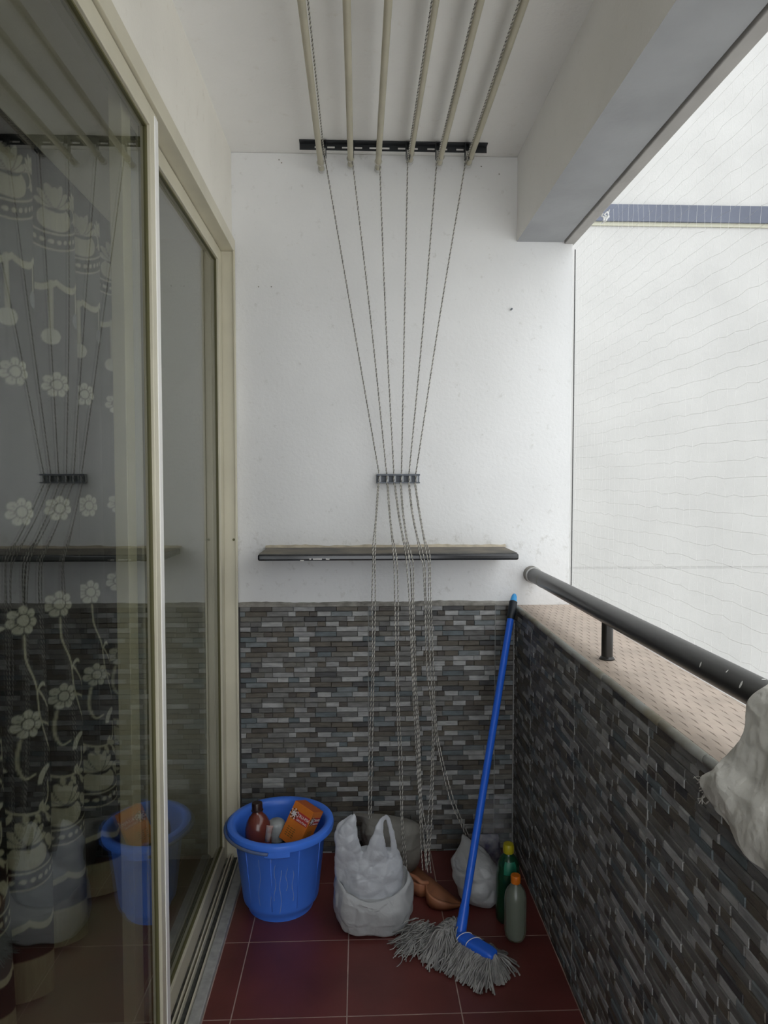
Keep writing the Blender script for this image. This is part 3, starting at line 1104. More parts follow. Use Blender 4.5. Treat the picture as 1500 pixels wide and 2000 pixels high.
def lotus(cx, cy, s, c=CREAM):
    for a_, l_ in ((-1.25, .9), (1.25, .9), (-0.75, 1.0), (0.75, 1.0), (-0.3, 1.1), (0.3, 1.1)):
        px, py = cx + math.sin(a_) * s * l_ * 0.5, cy + math.cos(a_) * s * l_ * 0.5
        m = ell(px, py, s * 0.17, s * l_ * 0.52, -a_)
        paint(ell(px, py, s * 0.20, s * l_ * 0.56, -a_), DARK)
        paint(m, c)
    paint(ell(cx, cy + s * 0.45, s * 0.2, s * 0.5), c)


def leaf(cx, cy, L, wd, ang, c=CREAM):
    ca, sa = math.cos(ang), math.sin(ang)
    for sh in (-PER, 0, PER):
        x, y = A - cx - sh, ZZ - cy
        u, v = (x * ca + y * sa) / L, (-x * sa + y * ca)
        paint((u > 0) & (u < 1) & (np.abs(v) < wd * np.sin(PI * np.clip(u, 0, 1)) ** 0.8), c)


def swoosh(cx, cy, r, a0, a1, wd, c=PALE):
    for sh in (-PER, 0, PER):
        x, y = A - cx - sh, ZZ - cy
        rho, th_ = np.hypot(x, y), np.arctan2(y, x)
        t = (th_ - a0) / (a1 - a0)
        paint((t > 0) & (t < 1) & (np.abs(rho - r) < wd * np.sin(PI * np.clip(t, 0, 1)) ** 0.6), c)


def scallop(z, amp, n):
    return z - amp * np.abs(np.sin(PI * n * A / PER)) ** 0.8


def pot_band(z, k=1.0, drop=0.0):
    """lotus on a bowl, dotted swag, grey drape with a scalloped edge; z = height of the swag's middle"""
    swag = z + 0.045 * k * (np.abs(A) / (PER / 2)) ** 1.5 * 1.6
    paint((ZZ < swag - 0.020 * k) & (ZZ > scallop(z - 0.105 * k + 0.03 * np.abs(A) / PER, 0.021, 4)), GREY)
    e = scallop(z - 0.105 * k + 0.03 * np.abs(A) / PER, 0.021, 4)
    paint((ZZ < e + 0.002) & (ZZ > e - 0.016 * k), CREAM)
    paint(np.abs(ZZ - (swag - 0.022 * k)) < 0.0022, CREAM)
    paint(np.abs(ZZ - (swag + 0.022 * k)) < 0.0026, CREAM)
    dots = (np.abs((A / 0.020) % 1.0 - 0.5) ** 2 * 0.0004 + (ZZ - swag) ** 2) < 0.0065 ** 2
    paint(dots, CREAM)
    paint(ell(0.005, z + 0.066 * k, 0.048 * k, 0.036 * k) & (ZZ > swag + 0.027 * k), CREAM)
    paint(ell(0.005, z + 0.10 * k, 0.030 * k, 0.017 * k), DARK)
    swoosh(0.058 * k, z + 0.088 * k, 0.020 * k, -1.5, 2.6, 0.0045, CREAM)
    lotus(0.0, z + 0.098 * k, 0.058 * k)


# upper border
pot_band(2.065)
lotus(0.078, 2.175, 0.040)
leaf(0.075, 2.13, 0.03, 0.010, 0.6)
for cx, l_ in ((-0.012, 0.155), (0.078, 0.10)):
    line([(cx, 1.955), (cx, 1.955 - l_ + 0.02)], 0.0036)
    paint(ell(cx, 1.955 - l_, 0.022, 0.022), PALE if l_ > .12 else GREY * 1.8)
flower(0.0, 1.665, 0.036)
flower(0.004, 1.312, 0.036)
# climbing stems with flowers and swooshing leaves
flower(0.0, 1.035, 0.038)
flower(0.006, 0.765, 0.038)
line([(0.0, 0.995), (0.004, 0.93), (0.03, 0.86), (0.04, 0.78), (0.075, 0.70), (0.12, 0.66)], 0.0028)
line([(0.036, 0.85), (0.08, 0.80), (0.105, 0.775)], 0.0032)
line([(0.125, 0.83), (0.104, 0.775), (0.115, 0.70)], 0.003)
swoosh(0.055, 0.845, 0.018, 0.5, 3.0, 0.0055)
swoosh(-0.045, 0.99, 0.030, 1.3, 3.5, 0.009)
line([(-0.012, 0.725), (-0.018, 0.67), (-0.006, 0.625), (0.02, 0.63)], 0.003)
swoosh(0.075, 0.60, 0.040, 1.2, 3.6, 0.010)
swoosh(-0.065, 0.615, 0.045, 0.9, 3.4, 0.011)
line([(0.045, 0.765), (0.10, 0.745)], 0.003)
# leafy sprig
line([(-0.07, 0.575), (-0.02, 0.535), (0.03, 0.53), (0.065, 0.56), (0.068, 0.60)], 0.0035)
for (x, z, L, a) in ((-0.06, 0.57, .035, 2.9), (-0.03, 0.54, .03, -1.9), (-0.005, 0.532, .03, -1.5), (0.02, 0.53, .035, -1.2), (0.04, 0.535, .04, -.2),
                     (0.03, 0.53, .03, 1.1), (-0.10, .55, .04, -.9), (0.10, .52, .05, -1.4), (.11, .50, .045, .9), (.075, .49, .04, 2.2), (.09, .47, .035, 1.2)):
    leaf(x, z, L, 0.0075, a)
line([(0.04, 0.53), (0.085, 0.50), (0.12, 0.51)], 0.003)
# lower border
pot_band(0.352, 1.0)
leaf(0.078, 0.425, 0.045, 0.010, 2.3)
leaf(0.078, 0.425, 0.045, 0.010, 1.1)
paint(ZZ < 0.145, np.array((0.40, 0.365, 0.27)))
paint((ZZ < 0.148) & (ZZ > 0.141), DARK)
kx = np.clip(col, 0, 1)
col = (np.roll(kx, 1, 1) + 2 * kx + np.roll(kx, -1, 1)) / 4
col[1:-1] = (col[:-2] + 2 * col[1:-1] + col[2:]) / 4
fx, fy = (AV + PER / 2) / PER * TW - 0.5, (ZV - ZBOT) / (ZT - ZBOT) * (TH - 1)
x0_, y0_ = np.floor(fx).astype(int), np.clip(np.floor(fy).astype(int), 0, TH - 2)
tx_, ty_ = (fx - x0_)[..., None], (fy - y0_)[..., None]
xa_, xb_ = x0_ % TW, (x0_ + 1) % TW
col = ((col[y0_, xa_] * (1 - tx_) + col[y0_, xb_] * tx_) * (1 - ty_) + (col[y0_ + 1, xa_] * (1 - tx_) + col[y0_ + 1, xb_] * tx_) * ty_).astype(np.float32)
nr, nc = AV.shape
co = np.stack([XX, YY, ZV], -1).reshape(-1, 3).astype(np.float32)
idx = np.arange(nr * nc).reshape(nr, nc)
quads = np.stack([idx[:-1, :-1], idx[:-1, 1:], idx[1:, 1:], idx[1:, :-1]], -1).reshape(-1, 4)
me = bpy.data.meshes.new('curtain')
me.vertices.add(len(co))
me.vertices.foreach_set('co', co.ravel())
me.loops.add(quads.size)
me.loops.foreach_set('vertex_index', quads.ravel().astype(np.int32))
me.polygons.add(len(quads))
me.polygons.foreach_set('loop_start', np.arange(0, quads.size, 4, dtype=np.int32))
me.polygons.foreach_set('use_smooth', np.ones(len(quads), bool))
me.update(calc_edges=True)
at_ = me.color_attributes.new('print', 'FLOAT_COLOR', 'POINT')
at_.data.foreach_set('color', np.concatenate([col.reshape(-1, 3), np.ones((nr * nc, 1), np.float32)], 1).astype(np.float32).ravel())
m = mat('printed_curtain_fabric', (0.5, 0.5, 0.5), 0.85, spec=0.2)
nt = m.node_tree
an = nt.nodes.new('ShaderNodeAttribute')
an.attribute_name = 'print'
g = nt.nodes.new('ShaderNodeNewGeometry')
mp = nt.nodes.new('ShaderNodeMapping')
mp.inputs['Scale'].default_value = (1, 1, 0.06)
nt.links.new(g.outputs['Position'], mp.inputs[0])
n_ = nt.nodes.new('ShaderNodeTexNoise')
n_.inputs['Scale'].default_value = 160
nt.links.new(mp.outputs[0], n_.inputs['Vector'])
r_ = nt.nodes.new('ShaderNodeMapRange')
r_.inputs['To Min'].default_value = 0.75
r_.inputs['To Max'].default_value = 1.1
nt.links.new(n_.outputs['Fac'], r_.inputs['Value'])
vm = nt.nodes.new('ShaderNodeVectorMath')
vm.operation = 'SCALE'
nt.links.new(an.outputs['Color'], vm.inputs[0])
nt.links.new(r_.outputs[0], vm.inputs['Scale'])
nt.links.new(vm.outputs[0], nt.nodes['Principled BSDF'].inputs['Base Color'])
me.materials.append(m)
cu = new_obj('curtain', me)
tag(cu, 'charcoal curtain printed with cream flowers and lotus borders behind the glass', 'curtain')
rod = MB().tube([(XCUR, -1.0, ZT + 0.0135), (XCUR, 2.70, ZT + 0.0135)], 0.012, 16).build('curtain_rod', M_CURTROD, smooth=True, auto=60)
tag(rod, 'dark metal curtain rod above the printed curtain', 'curtain rod')

# ================================================================== BUCKET
BK = Vector((-0.257, 2.238, 0.0))
bk = empty('bucket', BK)
tag(bk, 'big round blue plastic bucket holding a box and a bottle by the door', 'bucket')
prof = [(0.0, 0.012), (0.098, 0.012), (0.100, 0.0), (0.106, 0.0), (0.108, 0.016), (0.1215, 0.030), (0.124, 0.040), (0.147, 0.250), (0.150, 0.253), (0.150, 0.262),
        (0.166, 0.262), (0.169, 0.256), (0.1725, 0.257), (0.1745, 0.268), (0.172, 0.277), (0.162, 0.281), (0.152, 0.279), (0.1455, 0.272), (0.144, 0.255), (0.119, 0.042), (0.112, 0.030), (0.0, 0.024)]
MB().lathe(prof, n=72).build('bucket_shell', M_BLUE, bk, smooth=True, auto=40)
for k in range(10):
    a = 2 * PI * k / 10 + 0.2
    pr = [(0.1228 + (0.1455 - 0.1228) * t, 0.045 + 0.195 * t) for t in (0, .5, 1)]
    MB().tube([(r * math.cos(a), r * math.sin(a), z) for r, z in pr], 0.0022, 6).build('side_rib', M_BLUE, bk, smooth=True)
for a0, a1 in ((-1.75, -1.30), (1.3, 1.75)):
    rows = []
    for k in range(13):
        a = a0 + (a1 - a0) * k / 12
        rows.append([(r * math.cos(a), r * math.sin(a), z) for r, z in ((0.150, 0.262), (0.150, 0.240), (0.168, 0.240), (0.171, 0.244), (0.171, 0.262))])
    MB().grid(rows).build('handle_ear', M_BLUE, bk, solid=0.002)
# bail handle lying along the left side of the rim
pts = [(0.170 * math.cos(a), 0.170 * math.sin(a), 0.262 + 0.030 * math.sin((a - 1.52) / (4.6 - 1.52) * PI) * 0.2) for a in np.linspace(1.52, 4.60, 30)]
pts = [(x * 1.055, y * 1.055, z - 0.004) for x, y, z in pts]
MB().tube(pts, 0.0048, 8).build('bail_handle', mat('dusty_blue_handle', (0.06, 0.13, 0.36), 0.6, col2=(0.17, 0.17, 0.16), scale=9), bk, smooth=True)
# dried white drips on the outside
M_DRIPS = mat('dried_white_drip', (0.28, 0.36, 0.58), 0.7)
for (px, y0, y1) in ((530, 1670, 1772), (537, 1690, 1760), (548, 1700, 1785), (560, 1690, 1740), (507, 1680, 1770), (572, 1700, 1760)):
    rows = []
    for k in range(8):
        py = y0 + (y1 - y0) * k / 7
        # meet the bucket flank
        d = ray(px + 2.0 * math.sin(k * 1.3 + px), py)
        t_ = 1.9
        for s_ in range(500):
            q = CAMP + d * t_
            rr = 0.124 + (0.147 - 0.124) * (q.z - 0.04) / 0.21
            if math.hypot(q.x - BK.x, q.y - BK.y) < rr + 0.0008:
                break
            t_ += 0.001
        q = q - BK
        a = math.atan2(q.y, q.x)
        da = 0.006 * (0.4 + 0.6 * abs(math.sin(k * 1.1 + px)))
        rho = math.hypot(q.x, q.y)
        rows.append([(rho * math.cos(a - da), rho * math.sin(a - da), q.z), (rho * math.cos(a + da), rho * math.sin(a + da), q.z)])
    MB().grid(rows).build('dried_drip', M_DRIPS, bk)

# dark crumpled bag lining the bucket
bmx = bmesh.new()
bmesh.ops.create_icosphere(bmx, subdivisions=4, radius=1)
rr_ = random.Random(9)
ws = [(rr_.uniform(3, 9), Vector((rr_.uniform(-1, 1), rr_.uniform(-1, 1), rr_.uniform(-1, 1))).normalized(), rr_.uniform(0, 6)) for _ in range(10)]
for v in bmx.verts:
    n_ = v.co.normalized()
    k = 1 + sum(0.03 * math.sin(f * n_.dot(d) + p_) for f, d, p_ in ws)
    v.co = Vector((n_.x * 0.112 * k, n_.y * 0.112 * k, n_.z * 0.085 * k))
me = bpy.data.meshes.new('black_bag')
bmx.to_mesh(me)
bmx.free()
me.materials.append(mat('black_plastic_film', (0.012, 0.011, 0.012), 0.3))
lb = new_obj('black_bag', me)
lb.location = BK + Vector((0.0, 0.0, 0.140))
tag(lb, 'crumpled black plastic bag inside the blue bucket', 'bag')

# brown bottle in the bucket
BB = atY(508, 1603, 2.215)
bo = empty('brown_bottle', BB + Vector((0, 0, -0.175)), (math.radians(-4), math.radians(-3), 0))
tag(bo, 'reddish brown plastic bottle with dark cap standing in the bucket', 'bottle')
M_BROWN = mat('reddish_brown_plastic', (0.16, 0.040, 0.028), 0.18, spec=0.6, var=0.2, scale=12)
MB().lathe([(0.0, 0.0), (0.040, 0.001), (0.043, 0.006), (0.043, 0.135), (0.042, 0.150), (0.037, 0.168), (0.028, 0.184), (0.0185, 0.194), (0.0165, 0.200), (0.0165, 0.205), (0.0, 0.205)], n=36).build('bottle_body', M_BROWN, bo, smooth=True, auto=50)
MB().lathe([(0.0195, 0.203), (0.0195, 0.206), (0.0175, 0.207), (0.0175, 0.226), (0.0165, 0.229), (0.0, 0.229)], n=28).build('bottle_cap', mat('dark_brown_cap', (0.030, 0.012, 0.010), 0.35), bo, smooth=True, auto=40)

# pale jar and torn paper strip beside it
J = atY(540, 1617, 2.240)
jar = MB().lathe([(0.0, -0.10), (0.026, -0.10), (0.029, -0.095), (0.029, 0.012), (0.027, 0.020), (0.020, 0.026), (0.0, 0.027)], n=32).build('pale_jar', mat('milky_grey_plastic', (0.36, 0.38, 0.38), 0.4, var=0.25, scale=25), smooth=True, auto=50)
jar.location = J
tag(jar, 'milky pale grey jar between the bottle and the orange box', 'jar')
Lp = atY(526, 1625, 2.145)
rows = []
for k in range(8):
    t = k / 7
    rows.append([(-0.012 + 0.004 * t, 0.004 * math.sin(3 * t), 0.025 - 0.06 * t), (0.0, -0.004, 0.026 - 0.06 * t), (0.010 - 0.004 * t, 0.002, 0.022 - 0.06 * t)])
lp = MB().grid(rows).build('paper_scrap', mat('printed_pink_paper', (0.42, 0.27, 0.24), 0.8, col2=(0.55, 0.50, 0.47), scale=60), solid=0.001, smooth=True)
lp.location = Lp
lp.rotation_euler = (0.2, 0.15, 0.2)
tag(lp, 'torn pinkish paper strip in front of the pale jar', 'paper')


# ---- lettering helper
def text_mesh(txt, size, bold=0.0):
    cd = bpy.data.curves.new('lettering', 'FONT')
    cd.body = txt
    cd.size = size
    cd.align_x = 'CENTER'
    cd.align_y = 'CENTER'
    cd.offset = bold
    cd.extrude = 0.0002
    ob = bpy.data.objects.new('lettering', cd)
    C.objects.link(ob)
    bpy.context.view_layer.update()
    dg = bpy.context.evaluated_depsgraph_get()
    me_ = bpy.data.meshes.new_from_object(ob.evaluated_get(dg))
    bpy.data.objects.remove(ob)
    bpy.data.curves.remove(cd)
    return me_


# orange box
BW, BD, BH = 0.078, 0.066, 0.125
ob_ = empty('orange_box')
tag(ob_, 'orange cardboard box with red lettered panels leaning in the bucket', 'box')
edge_top = atY(613, 1587, 2.185)         # near vertical edge, upper end
edge_bot = atY(588, 1642, 2.168)
up = (edge_top - edge_bot).normalized()
# face directions: left face runs from near edge to the left/back, right face to the right/back
lt = (atY(573, 1562, 2.231) - edge_top)
lt = (lt - up * lt.dot(up)).normalized()
rt = up.cross(lt) * -1
rt = rt if rt.x > 0 else -rt
# local axes: x = along left face (towards near edge), y = along right face away, z = up
xa = -lt
za = up
ya = rt
if xa.cross(ya).dot(za) < 0:
    pass
Mb = Matrix((xa, ya, za)).transposed().to_4x4()
# origin of the local box = near vertical edge top; body spans x -BW..0, y 0..BD, z -BH..0
ob_.matrix_world = Matrix.Translation(edge_top) @ Mb
M_ORANGE = mat('orange_card', (0.62, 0.175, 0.020), 0.5, var=0.10, scale=20, coords='obj')
M_RED = mat('red_print', (0.42, 0.035, 0.03), 0.5)
M_WHITE = mat('white_print', (0.68, 0.62, 0.60), 0.5)
M_DKGREEN = mat('dark_green_print', (0.12, 0.085, 0.015), 0.5)
M_BLACKP = mat('black_print', (0.02, 0.015, 0.015), 0.5)
MB().box(-BW, 0, 0, BD, -BH, 0).build('carton', M_ORANGE, ob_, bevel=0.0012)
MB().box(-BW + 0.001, -0.001, 0.001, BD - 0.001, 0, 0.0006).build('top_flap', mat('darker_orange_flap', (0.45, 0.10, 0.018), 0.5), ob_)
# left face: plane y = 0 facing -y ; local u = x
def on_left(o, u, v, lift, rot=0.0):
    o.matrix_local = Matrix.Translation((u, -lift, v)) @ Matrix.Rotation(PI / 2, 4, 'X') @ Matrix.Rotation(rot, 4, 'Z')
def on_right(o, u, v, lift, rot=0.0):
    o.matrix_local = Matrix.Translation((lift, u, v)) @ Matrix.Rotation(PI / 2, 4, 'Z') @ Matrix.Rotation(PI / 2, 4, 'X') @ Matrix.Rotation(rot, 4, 'Z')
def flat(name, w_, h_, m):
    return MB().box(-w_ / 2, w_ / 2, -h_ / 2, h_ / 2, 0, 0.0002).build(name, m, ob_)
def burst(r, m1, m2):
    b_ = MB()
    n = 14
    for k in range(n):
        a = 2 * PI * k / n
        for j, rr2 in enumerate((0.62, 0.98)):
            aa = a + (PI / n if j else 0)
            wd = 0.12 * r * (1.15 if j else 1)
            cx_, cy_ = r * rr2 * math.cos(aa), r * rr2 * math.sin(aa)
            ca, sa = math.cos(aa), math.sin(aa)
            b_.mi = (k + j) % 2
            q_ = [(-wd, -wd), (wd, -wd), (wd, wd), (-wd, wd)]
            b_.add([(cx_ + x * ca - y_ * sa, cy_ + x * sa + y_ * ca, 0.0004) for x, y_ in q_], [(0, 1, 2, 3)])
    b_.mi = 0
    b_.add([(r * 0.5 * math.cos(2 * PI * k / 20), r * 0.5 * math.sin(2 * PI * k / 20), 0.0003) for k in range(20)], [tuple(range(20))])
    return b_.build('sunburst_emblem', [m1, m2], ob_)


for face, fw in ((on_left, BW), (on_right, BD)):
    k = fw / BW
    cu_ = (lambda t: -BW + BW * t) if face is on_left else (lambda t: BD * t)
    o = flat('red_panel', fw * 0.66, 0.030 * k, M_RED)
    face(o, cu_(0.64), -0.036 * k - 0.002, 0.0003)
    o = new_obj('lettering', text_mesh('TRU-FIX', 0.0130 * k, 0.0002), ob_)
    o.data.materials.append(M_WHITE)
    face(o, cu_(0.675), -0.0315 * k - 0.002, 0.0008)
    o = new_obj('lettering', text_mesh('GROUTING', 0.0080 * k, 0.0001), ob_)
    o.data.materials.append(M_WHITE)
    face(o, cu_(0.67), -0.0455 * k - 0.002, 0.0008)
    o = burst(0.0150 * k, M_WHITE, M_BLACKP)
    face(o, cu_(0.205), -0.034 * k - 0.002, 0.0009)
    for j in range(5):
        for s_ in range(3):
            w_ = fw * (0.12 if (j + s_) % 2 else 0.09)
            o = flat('small_print', w_, 0.0022, M_DKGREEN)
            face(o, cu_((0.22 if face is on_left else 0.3) + 0.15 * s_), -0.078 * (1 if face is on_left else .85) - 0.0065 * j, 0.0003)

# ================================================================== BAGS
from mathutils import noise as mnoise


def lump(name, m, rings, n=48, seed=0, wr=0.006, freq=16, parent=None, smooth=True, remesh=0, close_top=True, extra=None, sub=0, crease=None):
    """rings: (z, cx, cy, rx, ry, squareness). closed crumpled sack"""
    mb = MB()
    rr = [Vector(r[:6]) if False else r for r in rings]
    dense = []
    for a, b2 in zip(rr, rr[1:]):
        k = max(1, int(abs(b2[0] - a[0]) / 0.006))
        for i in range(k):
            t = i / k
            t = t * t * (3 - 2 * t) * 0.4 + t * 0.6
            dense.append(tuple(x + (y_ - x) * t for x, y_ in zip(a, b2)))
    dense.append(rr[-1])
    rows = []
    off = Vector((seed * 3.7, seed * 1.3, seed * 7.1))
    for (z, cx, cy, rx, ry, sq) in dense:
        row = []
        for j in range(n):
            a = 2 * PI * j / n
            ca, sa = math.cos(a), math.sin(a)
            p = 2.0 / sq
            x = math.copysign(abs(ca) ** p, ca) * rx
            y_ = math.copysign(abs(sa) ** p, sa) * ry
            q = Vector((cx + x, cy + y_, z))
            d1 = mnoise.noise(q * freq + off)
            d2 = 1 - abs(mnoise.noise(q * freq * 1.7 + off * 2)) * 2
            d = wr * (0.9 * d1 + 0.55 * d2)
            nn = Vector((ca, sa, 0))
            f = 0.3 if z < 0.012 else 1.0
            q = q + nn * d * f + Vector((0, 0, wr * 0.5 * mnoise.noise(q * freq * 1.2 + off * 3) * (0 if z < 0.012 else 1)))
            row.append(q)
        rows.append(row)
    vs = [q for row in rows for q in row]
    fs = []
    for i in range(len(rows) - 1):
        for j in range(n):
            fs.append((i * n + j, i * n + (j + 1) % n, (i + 1) * n + (j + 1) % n, (i + 1) * n + j))
    fs.append(tuple(range(n - 1, -1, -1)))
    if close_top:
        k = (len(rows) - 1) * n
        fs.append(tuple(range(k, k + n)))
    mb.add(vs, fs)
    if extra:
        extra(mb)
    o = mb.build(name, m, parent, smooth=smooth)
    if remesh:
        md = o.modifiers.new('remesh', 'REMESH')
        md.mode = 'VOXEL'
        md.voxel_size = remesh
        md.use_smooth_shade = True
        ms = o.modifiers.new('smooth', 'SMOOTH')
        ms.iterations = 3
        ms.factor = 0.5
    if crease:
        if not remesh:
            ms = o.modifiers.new('sub', 'SUBSURF')
            ms.levels = ms.render_levels = 1
        tx = bpy.data.textures.new(name + '_creases', 'VORONOI')
        tx.noise_scale = crease[0]
        tx.weight_1, tx.weight_2 = -1.0, 1.0
        tx.noise_intensity = 1.4
        md = o.modifiers.new('creases', 'DISPLACE')
        md.texture = tx
        md.texture_coords = 'LOCAL'
        md.strength = crease[1]
        md.mid_level = 0.3
    return o


M_FILM_W = film_mat('white_carrier_film', (0.66, 0.68, 0.72), 0.93, 0.32, 0.3)
M_FILM_G = film_mat('grey_white_film', (0.52, 0.525, 0.53), 0.96, 0.4, 0.25)
M_FILM_B = film_mat('beige_grey_film', (0.29, 0.275, 0.245), 0.97, 0.5, 0.2)

# white carrier bag standing inside a grey one
SHB = -0.062


def carrier_handles(mb):
    # left crumpled handle (closed flap) and right open loop, as flattened bands
    def band(px, r, k):
        pts = catmull([atY(x, y, Y) for x, y, Y in px], 8)
        n = len(pts)
        R_ = [np.interp(i, [j * 8 for j in range(len(r))], r) for i in range(n)]
        mb.tube(pts, R_, 16, squash=[k] * n)
    def B(px, r, k):
        band([(x, y, Y + SHB) for x, y, Y in px], r, k)
    B([(690, 1712, 2.165), (684, 1690, 2.160), (680, 1660, 2.150), (679, 1634, 2.148), (685, 1610, 2.150), (691, 1595, 2.155), (692, 1588, 2.155)], [0.055, 0.052, 0.044, 0.036, 0.022, 0.010, 0.004], 0.40)
    B([(674, 1660, 2.155), (663, 1632, 2.155), (668, 1610, 2.16), (688, 1592, 2.16)], [0.030, 0.018, 0.012, 0.006], 0.5)
    B([(726, 1712, 2.160), (732, 1682, 2.150), (736, 1654, 2.146), (740, 1625, 2.150), (745, 1605, 2.158), (751, 1594, 2.16)], [0.058, 0.048, 0.032, 0.017, 0.011, 0.008], 0.32)
    B([(764, 1712, 2.165), (769, 1682, 2.160), (770, 1660, 2.158), (766, 1632, 2.16), (760, 1608, 2.165), (756, 1596, 2.165), (750, 1593, 2.16)], [0.030, 0.020, 0.013, 0.011, 0.010, 0.009, 0.008], 0.5)


ub = lump('carrier_bag', M_FILM_W, [(0.004, 0.042, 2.125, 0.075, 0.048, 2.6), (0.06, 0.040, 2.120, 0.086, 0.060, 2.6), (0.13, 0.038, 2.116, 0.094, 0.062, 2.5),
                                    (0.18, 0.036, 2.114, 0.099, 0.054, 2.4), (0.215, 0.034, 2.112, 0.100, 0.040, 2.3), (0.238, 0.033, 2.110, 0.094, 0.024, 2.2), (0.247, 0.033, 2.110, 0.084, 0.010, 2.0)],
          n=72, seed=2, wr=0.006, freq=14, remesh=0.003, extra=carrier_handles, crease=(0.045, 0.010))
tag(ub, 'upright white plastic carrier bag with loop handles next to the bucket', 'bag')
lbag = lump('plastic_bag', M_FILM_G, [(0.0, 0.047, 2.118, 0.098, 0.070, 2.8), (0.012, 0.046, 2.116, 0.108, 0.078, 2.8), (0.05, 0.045, 2.114, 0.120, 0.086, 2.6), (0.085, 0.044, 2.114, 0.122, 0.086, 2.5),
                                      (0.115, 0.043, 2.114, 0.119, 0.083, 2.4), (0.140, 0.042, 2.116, 0.115, 0.078, 2.3), (0.147, 0.041, 2.118, 0.109, 0.071, 2.3), (0.128, 0.041, 2.118, 0.100, 0.066, 2.3)],
            n=128, seed=5, wr=0.008, freq=13, crease=(0.07, 0.014))
for v in lbag.data.vertices:     # rim rises at the left and droops at the front
    if v.co.z > 0.09:
        t = (v.co.z - 0.09) / 0.06
        dx, dy = (v.co.x - 0.045) / 0.11, (v.co.y - 2.116) / 0.08
        v.co.z += t * (0.028 * max(0, -dx) ** 1.5 - 0.030 * max(0, -dy) ** 2 + 0.016 * max(0, dx) + 0.012 * dy)
tag(lbag, 'grey crumpled plastic bag wrapped around the foot of the carrier bag', 'bag')

# beige sack behind
sk = lump('beige_sack', M_FILM_B, [(0.0, 0.125, 2.435, 0.085, 0.060, 2.4), (0.05, 0.125, 2.435, 0.100, 0.072, 2.4), (0.10, 0.122, 2.43, 0.108, 0.070, 2.4), (0.145, 0.115, 2.43, 0.108, 0.058, 2.3),
                                   (0.170, 0.100, 2.43, 0.092, 0.040, 2.2), (0.188, 0.060, 2.43, 0.062, 0.024, 2.0), (0.202, 0.015, 2.43, 0.034, 0.012, 2.0)], n=80, seed=8, wr=0.010, freq=11, crease=(0.08, 0.014))
tag(sk, 'beige grey stuffed plastic sack behind the carrier bag against the wall', 'bag')

# pale bag by the bottles
rb_ = lump('bulging_white_bag', M_FILM_G, [(0.0, 0.400, 2.225, 0.046, 0.046, 2.4), (0.03, 0.396, 2.222, 0.062, 0.062, 2.4), (0.07, 0.390, 2.222, 0.074, 0.068, 2.3), (0.11, 0.384, 2.225, 0.074, 0.064, 2.2),
                                           (0.14, 0.376, 2.232, 0.062, 0.052, 2.2), (0.165, 0.368, 2.244, 0.042, 0.034, 2.0), (0.185, 0.358, 2.262, 0.020, 0.018, 2.0), (0.200, 0.352, 2.275, 0.008, 0.008, 2.0)], n=80, seed=12, wr=0.010, freq=13, crease=(0.06, 0.016))
tag(rb_, 'bulging white plastic bag behind the blue mop handle', 'bag')

# clear plastic pouch with printed wrapper
M_CLEAR = film_mat('clear_plastic_film', (0.75, 0.76, 0.78), 0.09, 0.05, 0.1)
pc_ = lump('clear_plastic_pouch', M_CLEAR, [(0.0, 0.490, 2.40, 0.050, 0.040, 2.4), (0.06, 0.480, 2.40, 0.062, 0.052, 2.3), (0.14, 0.470, 2.40, 0.062, 0.050, 2.3), (0.20, 0.470, 2.405, 0.054, 0.042, 2.2),
                                            (0.24, 0.475, 2.41, 0.050, 0.026, 2.2), (0.262, 0.476, 2.415, 0.048, 0.010, 2.0)], n=56, seed=15, wr=0.012, freq=20)
tag(pc_, 'clear crinkled plastic pouch in the corner above the green bottle', 'pouch')
M_WRAP = mat('blue_white_print', (0.035, 0.03, 0.10), 0.4, col2=(0.40, 0.40, 0.44), scale=30)
wp = lump('printed_packet', M_WRAP, [(0.0, 0.470, 2.40, 0.032, 0.022, 2.6), (0.05, 0.468, 2.40, 0.040, 0.030, 2.6), (0.10, 0.460, 2.395, 0.042, 0.028, 2.4), (0.125, 0.458, 2.39, 0.040, 0.018, 2.2), (0.135, 0.458, 2.39, 0.036, 0.006, 2.0)], n=40, seed=17, wr=0.005)
tag(wp, 'dark blue and white printed packet inside the clear pouch', 'packet')

# ================================================================== BOTTLES
g0 = Vector((0.472, 2.118, 0))
gb = empty('green_bottle', g0)
gb.scale = (1.0, 1.0, 0.93)
tag(gb, 'tall dark green bottle with yellow cap in the corner', 'bottle')
M_GREEN = mat('dark_green_plastic', (0.008, 0.060, 0.028), 0.22, spec=0.5, trans=0.25)
MB().lathe([(0.0, 0.004), (0.032, 0.002), (0.037, 0.008), (0.0385, 0.02), (0.0385, 0.150), (0.037, 0.168), (0.034, 0.180), (0.0345, 0.186), (0.033, 0.200), (0.027, 0.216), (0.018, 0.228), (0.014, 0.233), (0.014, 0.240), (0.0, 0.240)], n=40).build('bottle_body', M_GREEN, gb, smooth=True, auto=50)
rows = []
for k in range(15):
    a = -PI / 2 - 0.62 + 1.2 * k / 14
    rows.append([(r * math.cos(a), r * math.sin(a), z) for r, z in ((0.0352, 0.1745), (0.0352, 0.186), (0.0338, 0.200), (0.0279, 0.216))])
MB().grid(rows).build('shoulder_label', mat('teal_green_label', (0.012, 0.17, 0.10), 0.45), gb, smooth=True)
